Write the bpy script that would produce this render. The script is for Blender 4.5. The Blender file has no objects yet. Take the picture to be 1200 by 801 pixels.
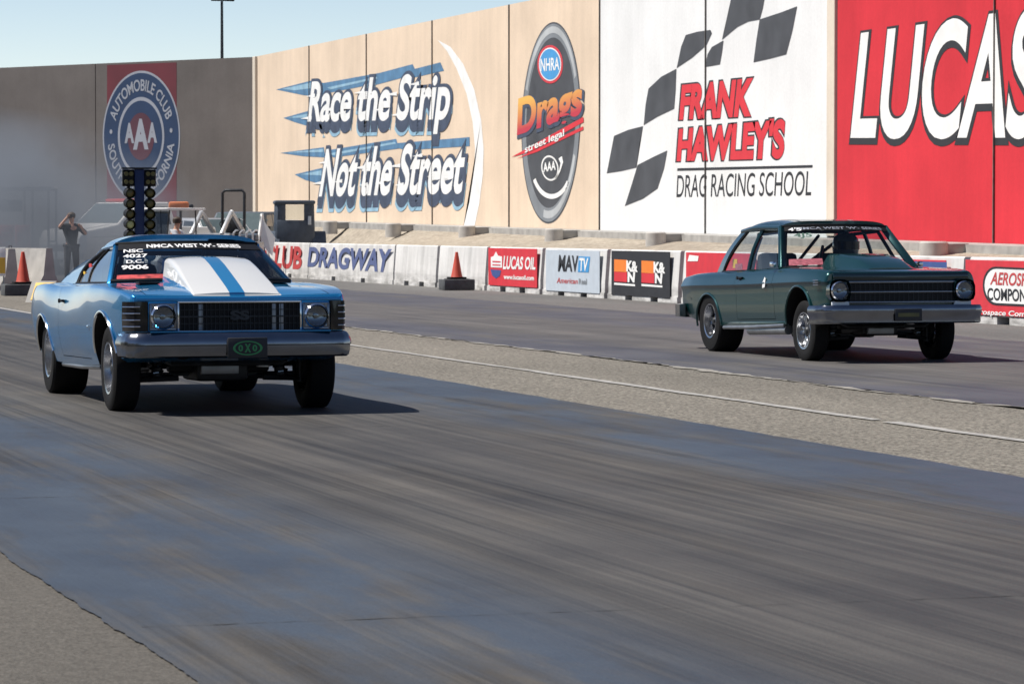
import bpy, bmesh, math, random
import numpy as np
from mathutils import Vector, Matrix
random.seed(7)
PI = math.pi
sc = bpy.context.scene
COL = sc.collection
V = Vector

# ------------------------------------------------------------------ survey of the place
# world: X to the right across the track, Y along the track away from the camera, Z up
FPX, HCAM = 3850.0, 1.45                       # focal length in photo pixels (1200 wide), eye height
ALPHA = math.atan(1170.0 / FPX)                # camera looks this far to the right of the track
PITCH = math.atan(135.5 / FPX)
SA, CA = math.sin(ALPHA), math.cos(ALPHA)
FW = V((SA, CA, 0)); RT = V((CA, -SA, 0))
F3 = FW * math.cos(PITCH) - V((0, 0, 1)) * math.sin(PITCH)
U3 = FW * math.sin(PITCH) + V((0, 0, 1)) * math.cos(PITCH)
CAM = V((0, 0, HCAM))

def ray(u, v):
    return F3 + RT * ((u - 600) / FPX) - U3 * ((v - 400.5) / FPX)

def on_plane(u, v, p, n):
    r = ray(u, v)
    return CAM + r * ((V(p) - CAM).dot(V(n)) / r.dot(V(n)))

def at(u, d, z=0.0):                           # ground position seen in direction u at depth d
    X = (u - 600) / FPX * d
    return V((d * SA + X * CA, d * CA - X * SA, z))

# ------------------------------------------------------------------ object helpers
def tag(o, label=None, cat=None, group=None, kind=None):
    if label: o['label'] = label
    if cat: o['category'] = cat
    if group: o['group'] = group
    if kind: o['kind'] = kind
    return o

def thing(name, loc, label, cat, group=None, rz=0.0):
    o = bpy.data.objects.new(name, None); COL.objects.link(o)
    o.empty_display_size = 0.2
    o.location = loc; o.rotation_euler = (0, 0, rz)
    return tag(o, label, cat, group)

def children(o):
    return [c for c in bpy.data.objects if c.parent == o]

def copy_tree(o, parent=None):
    c = o.copy(); COL.objects.link(c); c.parent = parent
    for ch in children(o): copy_tree(ch, c)
    return c

def as_list(m): return m if isinstance(m, (list, tuple)) else [m]

def link_mesh(name, me, mats, parent=None, smooth=35):
    for m in as_list(mats): me.materials.append(m)
    if smooth is not None:
        for p in me.polygons: p.use_smooth = True
        me.set_sharp_from_angle(angle=math.radians(smooth))
    o = bpy.data.objects.new(name, me); COL.objects.link(o)
    if parent: o.parent = parent
    return o

class MB:
    """collects shapes into one mesh"""
    def __init__(s, bm=None):
        s.bm = bm or bmesh.new(); s.mi = 0
    def face(s, vs):
        try: f = s.bm.faces.new(vs)
        except ValueError: return None
        f.material_index = s.mi
        return f
    def box(s, c, size, rot=None, bev=0.0, seg=2):
        t = bmesh.new()
        bmesh.ops.create_cube(t, size=1.0)
        for v in t.verts: v.co = V((v.co.x * size[0], v.co.y * size[1], v.co.z * size[2]))
        if bev > 0:
            bmesh.ops.bevel(t, geom=list(t.edges), offset=bev, segments=seg, profile=0.5, affect='EDGES')
        M = Matrix.Translation(V(c))
        if rot is not None: M = M @ rot.to_4x4()
        bmesh.ops.transform(t, matrix=M, verts=t.verts)
        s.merge(t); t.free(); return s
    def merge(s, t):
        mp = {}
        for v in t.verts: mp[v] = s.bm.verts.new(v.co)
        for f in t.faces: s.face([mp[v] for v in f.verts])
    def bbox(s, a, b, bev=0.0):
        a, b = V(a), V(b)
        return s.box((a + b) / 2, [abs(b[i] - a[i]) for i in range(3)], bev=bev)
    def beam(s, a, b, w, h, up=(0, 0, 1), bev=0.0):
        a, b = V(a), V(b); d = (b - a); L = d.length; d.normalize()
        x = d.cross(V(up))
        if x.length < 1e-4: x = d.cross(V((1, 0, 0)))
        x.normalize(); z = x.cross(d)
        R = Matrix((x, d, z)).transposed()
        return s.box((a + b) / 2, (w, L, h), rot=R, bev=bev)
    def tube(s, pts, r, seg=10, cap=True):
        pts = [V(p) for p in pts]; n = len(pts)
        rs = r if isinstance(r, (list, tuple)) else [r] * n
        rings = []; prev = None
        for i, p in enumerate(pts):
            d = (pts[min(i + 1, n - 1)] - pts[max(i - 1, 0)]).normalized()
            x = prev - d * prev.dot(d) if prev is not None else d.orthogonal()
            if x.length < 1e-5: x = d.orthogonal()
            x.normalize(); prev = x; y = d.cross(x)
            rings.append([s.bm.verts.new(p + (x * math.cos(2 * PI * k / seg) + y * math.sin(2 * PI * k / seg)) * rs[i]) for k in range(seg)])
        for a, b in zip(rings, rings[1:]):
            for k in range(seg): s.face([a[k], a[(k + 1) % seg], b[(k + 1) % seg], b[k]])
        if cap: s.face(rings[0][::-1]); s.face(rings[-1])
        return s
    def lathe(s, prof, c=(0, 0, 0), axis=(1, 0, 0), seg=32):
        """prof = [(radius, distance along axis)]"""
        ax = V(axis).normalized(); x = ax.orthogonal().normalized(); y = ax.cross(x); c = V(c); rings = []
        for r, t in prof:
            if r < 1e-5: rings.append([s.bm.verts.new(c + ax * t)])
            else: rings.append([s.bm.verts.new(c + ax * t + (x * math.cos(2 * PI * k / seg) + y * math.sin(2 * PI * k / seg)) * r) for k in range(seg)])
        for a, b in zip(rings, rings[1:]):
            for k in range(seg):
                k2 = (k + 1) % seg
                if len(a) == 1 and len(b) == 1: continue
                if len(a) == 1: s.face([a[0], b[k2], b[k]])
                elif len(b) == 1: s.face([a[k], a[k2], b[0]])
                else: s.face([a[k], a[k2], b[k2], b[k]])
        return s
    def poly(s, pts, ext=None):
        a = [s.bm.verts.new(V(p)) for p in pts]
        if ext is None: s.face(a); return s
        b = [s.bm.verts.new(V(p) + V(ext)) for p in pts]; n = len(a)
        s.face(a[::-1]); s.face(b)
        for k in range(n): s.face([a[k], a[(k + 1) % n], b[(k + 1) % n], b[k]])
        return s
    def grid(s, P):
        g = [[s.bm.verts.new(V(p)) for p in row] for row in P]
        for i in range(len(g) - 1):
            for j in range(len(g[0]) - 1): s.face([g[i][j], g[i][j + 1], g[i + 1][j + 1], g[i + 1][j]])
        return s
    def slab(s, P, off):
        """a grid with thickness: off = vector to the inner side"""
        off = V(off); nI, nJ = len(P), len(P[0])
        a = [[s.bm.verts.new(V(p)) for p in r] for r in P]; b = [[s.bm.verts.new(V(p) + off) for p in r] for r in P]
        for i in range(nI - 1):
            for j in range(nJ - 1):
                s.face([a[i][j], a[i][j + 1], a[i + 1][j + 1], a[i + 1][j]]); s.face([b[i][j], b[i + 1][j], b[i + 1][j + 1], b[i][j + 1]])
        for i in range(nI - 1):
            s.face([a[i][0], a[i + 1][0], b[i + 1][0], b[i][0]]); s.face([a[i][-1], b[i][-1], b[i + 1][-1], a[i + 1][-1]])
        for j in range(nJ - 1):
            s.face([a[0][j], b[0][j], b[0][j + 1], a[0][j + 1]]); s.face([a[-1][j], a[-1][j + 1], b[-1][j + 1], b[-1][j]])
        return s
    def loft(s, rings, cap=True):
        g = [[s.bm.verts.new(V(p)) for p in r] for r in rings]; n = len(g[0])
        for a, b in zip(g, g[1:]):
            for k in range(n): s.face([a[k], a[(k + 1) % n], b[(k + 1) % n], b[k]])
        if cap: s.face(g[0][::-1]); s.face(g[-1])
        return s
    def map(s, f):
        for v in s.bm.verts: v.co = f(v.co)
        return s
    def build(s, name, mats, parent=None, smooth=35, world=False, base=None, recalc=True):
        if recalc: bmesh.ops.recalc_face_normals(s.bm, faces=s.bm.faces)
        off = None
        if world and parent: off = -parent.location
        if base is not None: off = -V(base)
        if off is not None: bmesh.ops.translate(s.bm, vec=off, verts=s.bm.verts)
        me = bpy.data.meshes.new(name); s.bm.to_mesh(me); s.bm.free()
        o = link_mesh(name, me, mats, parent, smooth)
        if base is not None and not parent: o.location = base
        return o

# ------------------------------------------------------------------ lettering
_tc = {}
def raw_text(s, bold, shear=0.0, space=1.0):
    k = (s, round(bold, 4), shear, space)
    if k in _tc: return _tc[k]
    cu = bpy.data.curves.new('lettering', 'FONT'); cu.body = s; cu.offset = bold; cu.shear = shear
    cu.space_character = space; cu.resolution_u = 7; cu.fill_mode = 'FRONT'
    ob = bpy.data.objects.new('lettering', cu); COL.objects.link(ob)
    bpy.context.view_layer.update()
    dg = bpy.context.evaluated_depsgraph_get()
    me = bpy.data.meshes.new_from_object(ob.evaluated_get(dg))
    vs = [(v.co.x, v.co.y) for v in me.vertices]; fs = [tuple(p.vertices) for p in me.polygons]
    bpy.data.objects.remove(ob); bpy.data.meshes.remove(me); bpy.data.curves.remove(cu)
    _tc[k] = (vs, fs); return vs, fs

def put_text(mb, s, mapf, bold=0.02, extra=0.0, shear=0.0, space=1.0):
    """lettering scaled to the unit square and laid out by mapf(x, y); extra = outline width"""
    vs, fs = raw_text(s, bold, shear, space)
    x0 = min(v[0] for v in vs); x1 = max(v[0] for v in vs); y0 = min(v[1] for v in vs); y1 = max(v[1] for v in vs)
    if extra: vs, fs = raw_text(s, bold + extra, shear, space)
    bv = [mb.bm.verts.new(mapf((x - x0) / (x1 - x0), (y - y0) / (y1 - y0))) for x, y in vs]
    for f in fs: mb.face([bv[i] for i in f])

def quadmap(q, n, off):
    """q = bl, br, tr, tl"""
    bl, br, tr, tl = [V(p) for p in q]; n = V(n) * off
    return lambda x, y: (bl * (1 - x) + br * x) * (1 - y) + (tl * (1 - x) + tr * x) * y + n

# ------------------------------------------------------------------ materials
MAT = {}
def nodes_of(name):
    m = bpy.data.materials.new(name); m.use_nodes = True
    nt = m.node_tree; b = nt.nodes['Principled BSDF']
    return m, nt, nt.nodes, nt.links, b

def pm(name, col, rough=0.6, metal=0.0, var=0.18, scale=6.0, coat=0.0, bump=0.0, bscale=80.0, stretch=(1, 1, 1), spec=0.5):
    """principled surface with a little uneven colour and roughness"""
    m, nt, N, L, b = nodes_of(name)
    tc = N.new('ShaderNodeTexCoord'); mp = N.new('ShaderNodeMapping'); mp.inputs['Scale'].default_value = stretch
    L.new(tc.outputs['Object'], mp.inputs[0])
    nz = N.new('ShaderNodeTexNoise'); nz.inputs['Scale'].default_value = scale; nz.inputs['Detail'].default_value = 5
    L.new(mp.outputs[0], nz.inputs['Vector'])
    rp = N.new('ShaderNodeValToRGB'); e = rp.color_ramp.elements
    lo = [c * (1 - var) for c in col]; hi = [min(1, c * (1 + var * 0.7)) for c in col]
    e[0].position = 0.3; e[0].color = (*lo, 1); e[1].position = 0.7; e[1].color = (*hi, 1)
    L.new(nz.outputs['Fac'], rp.inputs[0]); L.new(rp.outputs[0], b.inputs['Base Color'])
    mr = N.new('ShaderNodeMapRange'); mr.inputs['To Min'].default_value = max(0.02, rough * 0.85); mr.inputs['To Max'].default_value = min(1, rough * 1.15)
    L.new(nz.outputs['Fac'], mr.inputs['Value']); L.new(mr.outputs[0], b.inputs['Roughness'])
    b.inputs['Metallic'].default_value = metal; b.inputs['Coat Weight'].default_value = coat; b.inputs['Coat Roughness'].default_value = 0.04
    b.inputs['Specular IOR Level'].default_value = spec
    if bump > 0:
        n2 = N.new('ShaderNodeTexNoise'); n2.inputs['Scale'].default_value = bscale; n2.inputs['Detail'].default_value = 4
        L.new(mp.outputs[0], n2.inputs['Vector'])
        bp = N.new('ShaderNodeBump'); bp.inputs['Strength'].default_value = bump; bp.inputs['Distance'].default_value = 0.01
        L.new(n2.outputs['Fac'], bp.inputs['Height']); L.new(bp.outputs[0], b.inputs['Normal'])
    MAT[name] = m
    return m

def math_node(N, L, op, a, b=None, clamp=False):
    n = N.new('ShaderNodeMath'); n.operation = op; n.use_clamp = clamp
    for i, x in enumerate((a, b)):
        if x is None: continue
        if isinstance(x, (int, float)): n.inputs[i].default_value = x
        else: L.new(x, n.inputs[i])
    return n.outputs[0]

def mixc(N, L, fac, a, b, blend='MIX'):
    n = N.new('ShaderNodeMix'); n.data_type = 'RGBA'; n.blend_type = blend
    for s, x in ((n.inputs['Factor'], fac), (n.inputs['A'], a), (n.inputs['B'], b)):
        if isinstance(x, (int, float)): s.default_value = x
        elif isinstance(x, tuple): s.default_value = (*x, 1)
        else: L.new(x, s)
    return n.outputs['Result']

def noise(N, L, vec, scale, sx=1.0, sy=1.0, sz=1.0, detail=5, rough=0.55, off=(0, 0, 0)):
    mp = N.new('ShaderNodeMapping'); mp.inputs['Scale'].default_value = (sx, sy, sz); mp.inputs['Location'].default_value = off
    L.new(vec, mp.inputs[0])
    nz = N.new('ShaderNodeTexNoise'); nz.inputs['Scale'].default_value = scale; nz.inputs['Detail'].default_value = detail; nz.inputs['Roughness'].default_value = rough
    L.new(mp.outputs[0], nz.inputs['Vector'])
    return nz.outputs['Fac']

def ramp(N, L, fac, p0, p1, c0=(0, 0, 0), c1=(1, 1, 1)):
    rp = N.new('ShaderNodeValToRGB'); e = rp.color_ramp.elements
    e[0].position = p0; e[0].color = (*c0, 1); e[1].position = p1; e[1].color = (*c1, 1)
    L.new(fac, rp.inputs[0]); return rp.outputs[0]

def lane_mat(name, centre, half, base, rubber, tint, tint_amt, rough=0.52):
    """racing lane: rubbered grooves along the track, traction compound beside them, sky sheen put into its blue"""
    m, nt, N, L, b = nodes_of(name)
    tc = N.new('ShaderNodeTexCoord'); P = tc.outputs['Object']
    sx = N.new('ShaderNodeSeparateXYZ'); L.new(P, sx.inputs[0])
    s1 = noise(N, L, P, 1.0, 2.6, 0.035, 1, 6, 0.65)
    s2 = noise(N, L, P, 1.0, 11.0, 0.09, 1, 4, 0.6, (3, 7, 0))
    s3 = noise(N, L, P, 1.0, 42.0, 0.22, 1, 3, 0.6, (1, 2, 0))
    bl = noise(N, L, P, 1.0, 0.75, 0.16, 1, 6, 0.6, (5.3, 1.7, 0))
    bl2 = noise(N, L, P, 1.0, 2.2, 0.5, 1, 6, 0.65, (2.3, 9.7, 0))
    gr = noise(N, L, P, 90.0, 1, 1, 1, 3, 0.7)
    st = math_node(N, L, 'ADD', math_node(N, L, 'MULTIPLY', s1, 0.42), math_node(N, L, 'ADD', math_node(N, L, 'MULTIPLY', s2, 0.32), math_node(N, L, 'MULTIPLY', s3, 0.26)))
    stc = ramp(N, L, st, 0.385, 0.615)
    col = mixc(N, L, stc, rubber, base)
    # compound in patches outside the grooves, its sky sheen painted as blue
    dist = math_node(N, L, 'ABSOLUTE', math_node(N, L, 'SUBTRACT', sx.outputs['X'], centre))
    edge = math_node(N, L, 'MULTIPLY', math_node(N, L, 'SUBTRACT', dist, half), 1.3, True)
    pat = math_node(N, L, 'MULTIPLY', math_node(N, L, 'SUBTRACT', math_node(N, L, 'ADD', math_node(N, L, 'MULTIPLY', bl, 0.6), math_node(N, L, 'MULTIPLY', bl2, 0.45)), 0.405), 7.0, True)
    msk = math_node(N, L, 'MULTIPLY', math_node(N, L, 'ADD', edge, 0.12, True), pat)
    msk = math_node(N, L, 'MULTIPLY', msk, tint_amt)
    col = mixc(N, L, msk, col, tint)
    col = mixc(N, L, 0.35, col, ramp(N, L, gr, 0.3, 0.7, (0.4, 0.4, 0.4), (1.6, 1.6, 1.6)), 'MULTIPLY')
    w2 = noise(N, L, P, 1.0, .9, .55, 1, 6, .62, (8.1, 2.2, 0))
    col = mixc(N, L, 1.0, col, ramp(N, L, w2, .32, .68, (.80, .80, .82), (1.18, 1.16, 1.12)), 'MULTIPLY')
    L.new(col, b.inputs['Base Color'])
    rr = math_node(N, L, 'SUBTRACT', rough + 0.14, math_node(N, L, 'MULTIPLY', msk, 0.16))
    rr = math_node(N, L, 'ADD', rr, math_node(N, L, 'MULTIPLY', stc, 0.1))
    L.new(rr, b.inputs['Roughness']); b.inputs['Specular IOR Level'].default_value = 0.2
    bp = N.new('ShaderNodeBump'); bp.inputs['Strength'].default_value = 0.25; bp.inputs['Distance'].default_value = 0.006
    L.new(gr, bp.inputs['Height']); L.new(bp.outputs[0], b.inputs['Normal'])
    MAT[name] = m; return m

def grit_mat(name, c0, c1, spec=0.2, sc_=70.0, big=0.18):
    """coarse ground surface: speckled stone with wide stains"""
    m, nt, N, L, b = nodes_of(name)
    tc = N.new('ShaderNodeTexCoord'); P = tc.outputs['Object']
    g = noise(N, L, P, sc_, 1, 1, 1, 4, 0.75); g2 = noise(N, L, P, sc_ * 0.3, 1, 0.5, 1, 4, 0.7, (3, 1, 2)); w = noise(N, L, P, 0.35, 1, 0.25, 1, 6, 0.6)
    col = ramp(N, L, g, 0.36, 0.66, c0, c1)
    col = mixc(N, L, 0.55, col, ramp(N, L, g2, 0.35, 0.65, (0.72, 0.72, 0.72), (1.2, 1.2, 1.2)), 'MULTIPLY')
    col = mixc(N, L, 1.0, col, ramp(N, L, w, 0.3, 0.7, (1 - big,) * 3, (1 + big,) * 3), 'MULTIPLY')
    L.new(col, b.inputs['Base Color']); b.inputs['Roughness'].default_value = 0.9; b.inputs['Specular IOR Level'].default_value = spec
    bp = N.new('ShaderNodeBump'); bp.inputs['Strength'].default_value = 0.5; bp.inputs['Distance'].default_value = 0.012
    L.new(g, bp.inputs['Height']); L.new(bp.outputs[0], b.inputs['Normal'])
    MAT[name] = m; return m

def wall_mat(name, col, dirt=0.16, streak=0.10, rough=0.85):
    """painted precast concrete: faint rain streaks, patches, fine texture"""
    m, nt, N, L, b = nodes_of(name)
    tc = N.new('ShaderNodeTexCoord'); P = tc.outputs['Object']
    w = noise(N, L, P, 0.45, 1, 1, 1, 6, 0.6); s = noise(N, L, P, 1.0, 2.2, 2.2, 0.12, 6, 0.65, (4, 4, 0)); g = noise(N, L, P, 14.0, 1, 1, 1, 4, 0.6)
    c = mixc(N, L, 1.0, col, ramp(N, L, w, 0.3, 0.7, (1 - dirt,) * 3, (1.04,) * 3), 'MULTIPLY')
    c = mixc(N, L, 1.0, c, ramp(N, L, s, 0.35, 0.62, (1 - streak,) * 3, (1.02,) * 3), 'MULTIPLY')
    c = mixc(N, L, 1.0, c, ramp(N, L, g, 0.3, 0.7, (0.95,) * 3, (1.03,) * 3), 'MULTIPLY')
    L.new(c, b.inputs['Base Color']); b.inputs['Roughness'].default_value = rough; b.inputs['Specular IOR Level'].default_value = 0.25
    MAT[name] = m; return m

def scuffs(m):
    """black tyre rub and splash marks along the foot of a barrier"""
    N, L = m.node_tree.nodes, m.node_tree.links; b = N['Principled BSDF']; old = b.inputs['Base Color'].links[0].from_socket
    ge = N.new('ShaderNodeNewGeometry'); P = ge.outputs['Position']; sx = N.new('ShaderNodeSeparateXYZ'); L.new(P, sx.inputs[0])
    low = math_node(N, L, 'MULTIPLY', math_node(N, L, 'SUBTRACT', .42, sx.outputs['Z']), 2.6, True)
    a = noise(N, L, P, 1.0, 1, 1.1, 5, 6, .65); c = noise(N, L, P, 1.0, 1, .35, 14, 5, .7, (0, 3, 1))
    k = math_node(N, L, 'MULTIPLY', math_node(N, L, 'MULTIPLY', math_node(N, L, 'SUBTRACT', a, .42), 5, True), low)
    k2 = math_node(N, L, 'MULTIPLY', math_node(N, L, 'MULTIPLY', math_node(N, L, 'SUBTRACT', c, .60), 7, True), .5)
    L.new(mixc(N, L, math_node(N, L, 'MULTIPLY', math_node(N, L, 'MAXIMUM', k, k2), .7), old, (.12, .115, .105)), b.inputs['Base Color'])

def paint(name, col, metal=0.45, rough=0.32, flake=0.10):
    """metallic car paint under clear coat"""
    m = pm(name, col, rough, metal, flake, 500.0, 1.0)
    return m

def striped(name, col, white, x0, x1):
    """car paint carrying two white stripes, x0 < |x| < x1"""
    m = pm(name, col, 0.32, 0.3, 0.1, 500.0, 1.0)
    nt = m.node_tree; N, L = nt.nodes, nt.links; b = N['Principled BSDF']
    old = b.inputs['Base Color'].links[0].from_socket
    tc = N.new('ShaderNodeTexCoord'); sx = N.new('ShaderNodeSeparateXYZ'); L.new(tc.outputs['Object'], sx.inputs[0])
    ax = math_node(N, L, 'ABSOLUTE', sx.outputs['X'])
    k = math_node(N, L, 'MULTIPLY', math_node(N, L, 'GREATER_THAN', ax, x0), math_node(N, L, 'LESS_THAN', ax, x1))
    L.new(mixc(N, L, k, old, white), b.inputs['Base Color'])
    L.new(math_node(N, L, 'MULTIPLY', math_node(N, L, 'SUBTRACT', 1.0, k), 0.3), b.inputs['Metallic'])
    return m

def glass(name, tint=(0.85, 0.88, 0.88), extra=0.0):
    m = bpy.data.materials.new(name); m.use_nodes = True
    N, L = m.node_tree.nodes, m.node_tree.links
    N.remove(N['Principled BSDF']); out = N['Material Output']
    t = N.new('ShaderNodeBsdfTransparent'); t.inputs[0].default_value = (*tint, 1)
    g = N.new('ShaderNodeBsdfGlossy'); g.inputs['Roughness'].default_value = 0.02
    nz = N.new('ShaderNodeTexNoise'); nz.inputs['Scale'].default_value = 3.0
    bp = N.new('ShaderNodeBump'); bp.inputs['Strength'].default_value = 0.03; L.new(nz.outputs['Fac'], bp.inputs['Height']); L.new(bp.outputs[0], g.inputs['Normal'])
    fr = N.new('ShaderNodeFresnel'); ge = N.new('ShaderNodeNewGeometry')
    L.new(math_node(N, L, 'SUBTRACT', 1.5, math_node(N, L, 'MULTIPLY', ge.outputs['Backfacing'], 1.5 - 1 / 1.5)), fr.inputs[0])
    mx = N.new('ShaderNodeMixShader')
    L.new(math_node(N, L, 'ADD', fr.outputs[0], extra, True), mx.inputs[0]); L.new(t.outputs[0], mx.inputs[1]); L.new(g.outputs[0], mx.inputs[2])
    L.new(mx.outputs[0], out.inputs[0]); MAT[name] = m
    return m

def height_mat(name, lo, hi, attr='height'):
    """sign paint blended from one colour at the foot of the lettering to another at its top"""
    m, nt, N, L, b = nodes_of(name)
    a = N.new('ShaderNodeAttribute'); a.attribute_name = attr
    L.new(ramp(N, L, a.outputs['Fac'], 0.32, 0.92, lo, hi), b.inputs['Base Color']); b.inputs['Roughness'].default_value = 0.8
    MAT[name] = m; return m

# ------------------------------------------------------------------ people
def skin_mesh(name, verts, edges, radii, mats, parent, sub=2):
    me = bpy.data.meshes.new(name); me.from_pydata([tuple(v) for v in verts], edges, []); me.update()
    ob = bpy.data.objects.new(name, me); COL.objects.link(ob)
    md = ob.modifiers.new('skin', 'SKIN'); md.use_smooth_shade = True
    for i, r in enumerate(radii):
        d = me.skin_vertices[0].data[i]
        d.radius = r if isinstance(r, tuple) else (r, r); d.use_root = (i == 0)
    sb = ob.modifiers.new('sub', 'SUBSURF'); sb.levels = sub; sb.render_levels = sub
    bpy.context.view_layer.update()
    dg = bpy.context.evaluated_depsgraph_get()
    m2 = bpy.data.meshes.new_from_object(ob.evaluated_get(dg)); m2.name = name
    bpy.data.objects.remove(ob); bpy.data.meshes.remove(me)
    m2.materials.clear()
    return link_mesh(name, m2, mats, parent, None)

def person(loc, rz, label, J, top, bottom, group=None, hair='hair_brown', cap=None, helmet=None, sleeves='short', skin='skin'):
    """J: joints in the person's own frame (x right, y forward, z up)"""
    root = thing('person', loc, label, 'person', group, rz)
    n = {}; vs = []; rd = []; ed = []
    def add(k, p, r, par=None):
        n[k] = len(vs); vs.append(V(p)); rd.append(r)
        if par is not None: ed.append((n[par], n[k]))
    add('pelvis', J['pelvis'], (0.13, 0.1)); add('waist', J['waist'], (0.125, 0.09), 'pelvis'); add('chest', J['chest'], (0.16, 0.11), 'waist')
    add('neck', J['neck'], 0.055, 'chest'); add('skull', V(J['head']) - V((0, 0.0, 0.06)), 0.07, 'neck'); add('head', V(J['head']) + V((0, 0, 0.04)), 0.085, 'skull')
    for s in 'LR':
        add('sh' + s, J['sh' + s], 0.062, 'chest'); add('el' + s, J['el' + s], 0.043, 'sh' + s); add('wr' + s, J['wr' + s], 0.03, 'el' + s)
        d = (V(J['wr' + s]) - V(J['el' + s])).normalized(); side = d.cross(V((0, 1, 0.2))).normalized()
        add('palm' + s, V(J['wr' + s]) + d * 0.06, (0.034, 0.018), 'wr' + s)
        for q, (o, l) in enumerate(((-0.027, 0.075), (-0.009, 0.09), (0.009, 0.085), (0.027, 0.068))):
            add('f%d%s' % (q, s), V(J['wr' + s]) + d * (0.075 + l * 0.55) + side * o, 0.009, 'palm' + s)
            add('g%d%s' % (q, s), V(J['wr' + s]) + d * (0.075 + l) + side * o + V((0, 0.015, 0)), 0.008, 'f%d%s' % (q, s))
        add('t' + s, V(J['wr' + s]) + d * 0.07 + side * 0.05 + V((0, 0.02, 0)), 0.01, 'wr' + s)
        add('hip' + s, J['hip' + s], 0.095, 'pelvis'); add('kn' + s, J['kn' + s], 0.06, 'hip' + s); add('an' + s, J['an' + s], 0.04, 'kn' + s)
        f = V(J.get('toe' + s, V(J['an' + s]) + V((0, 0.16, -0.05)))); add('toe' + s, f, 0.035, 'an' + s)
    skin_mesh('body', vs, ed, rd, MAT[skin], root)
    def sub(keys, grow):
        ids = [n[k] for k in keys]; mp = {i: q for q, i in enumerate(ids)}
        e = [(mp[a], mp[b]) for a, b in ed if a in mp and b in mp]
        r = [tuple(x + grow for x in rd[i]) if isinstance(rd[i], tuple) else rd[i] + grow for i in ids]
        return [vs[i] for i in ids], e, r
    hem = V(J['pelvis']) + (V(J['pelvis']) - V(J['waist'])) * .6
    tk = ['pelvis', 'waist', 'chest', 'shL', 'elL', 'shR', 'elR'] + (['wrL', 'wrR'] if sleeves == 'long' else [])
    a, e, r = sub(tk, 0.026); a = [hem] + a; e = [(0, 1)] + [(i + 1, j + 1) for i, j in e]; r = [(.165, .13)] + r; skin_mesh('shirt', a, e, r, MAT[top], root)
    a, e, r = sub(['pelvis', 'hipL', 'knL', 'anL', 'hipR', 'knR', 'anR'], 0.02); skin_mesh('trousers', a, e, r, MAT[bottom], root)
    for s in 'LR':
        p = V(J['an' + s]); q = vs[n['toe' + s]]
        b = MB(); b.tube([p + V((0, -0.04, -0.03)), p + V((0, 0.02, -0.04)), q + V((0, -0.04, -0.005)), q + V((0, 0.05, -0.01))], [0.04, 0.055, 0.05, 0.025], 10); b.build('shoe', MAT['black_cloth'], root)
    h = V(J['head'])
    b = MB(); b.lathe([(0, 0.03), (0.012, 0.012), (0.015, 0)], h + V((0, 0.085, 0.0)), (0, 1, -0.3), 8); b.build('nose', MAT[skin], root)
    if helmet:
        b = MB(); b.lathe([(0.0, -0.16), (0.10, -0.15), (0.145, -0.08), (0.155, 0.0), (0.14, 0.08), (0.09, 0.135), (0, 0.155)], h + V((0, 0, 0.02)), (0, 0, 1), 24); hm = b.build('helmet', MAT[helmet], root)
        b = MB(); b.grid([[h + V((0.158 * math.sin(a), 0.158 * math.cos(a), z)) for a in [(-1 + k / 6.0) * 1.0 for k in range(13)]] for z in (-0.02, 0.03, 0.07)]); b.build('visor', MAT['black_gloss'], hm)
    else:
        b = MB(); b.lathe([(0.092, -0.02), (0.105, 0.03), (0.10, 0.085), (0.06, 0.125), (0, 0.138)], h + V((0, -0.012, 0.01)), (0, 0, 1), 18)
        b.build('cap' if cap else 'hair', MAT[cap or hair], root)
    return root

STAND = dict(pelvis=(0, 0, .95), waist=(0, 0, 1.1), chest=(0, .01, 1.33), neck=(0, 0, 1.52), head=(0, .02, 1.66),
             shL=(-.19, 0, 1.43), elL=(-.25, -.02, 1.15), wrL=(-.26, .06, .9), shR=(.19, 0, 1.43), elR=(.25, -.02, 1.15), wrR=(.26, .06, .9),
             hipL=(-.1, 0, .9), knL=(-.12, .02, .5), anL=(-.13, -.01, .09), hipR=(.1, 0, .9), knR=(.12, .02, .5), anR=(.13, -.01, .09))
SIT = dict(pelvis=(0, 0, .1), waist=(0, -.03, .25), chest=(0, -.06, .47), neck=(0, -.05, .65), head=(0, -.02, .79),
           shL=(-.19, -.05, .56), elL=(-.24, .12, .36), wrL=(-.16, .36, .42), shR=(.19, -.05, .56), elR=(.24, .12, .36), wrR=(.16, .36, .42),
           hipL=(-.1, .03, .08), knL=(-.13, .42, .16), anL=(-.13, .6, -.2), hipR=(.1, .03, .08), knR=(.13, .42, .16), anR=(.13, .6, -.2))
DRIVE = dict(SIT); DRIVE.update(knL=(-.15, .42, .20), knR=(.15, .42, .20), anL=(-.14, .76, .07), anR=(.14, .76, .07))
# ------------------------------------------------------------------ palette
pm('white_paint', (.80, .79, .76), .55, var=.06, scale=4)
pm('sign_white', (.80, .80, .78), .6, var=.09, scale=2.2)
pm('sign_black', (.025, .026, .03), .6, var=.2)
pm('sign_grey_black', (.06, .065, .075), .8, var=.25, scale=1.5)
pm('sign_red', (.62, .035, .05), .55, var=.10)
pm('mural_red', (.62, .03, .045), .8, var=.1, scale=2)
pm('mural_navy', (.05, .07, .115), .8, var=.25, scale=2)
pm('mural_blue', (.085, .20, .34), .8, var=.25, scale=2)
pm('mural_light_blue', (.26, .43, .55), .8, var=.2, scale=2)
pm('mural_grey', (.20, .22, .24), .8, var=.2, scale=1)
pm('mural_pale_grey', (.42, .44, .45), .8, var=.2, scale=1)
pm('emblem_blue', (.018, .045, .11), .8, var=.12, scale=2)
pm('emblem_red', (.15, .028, .04), .8, var=.15, scale=1)
pm('emblem_white', (.34, .36, .41), .8, var=.08, scale=2)
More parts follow.
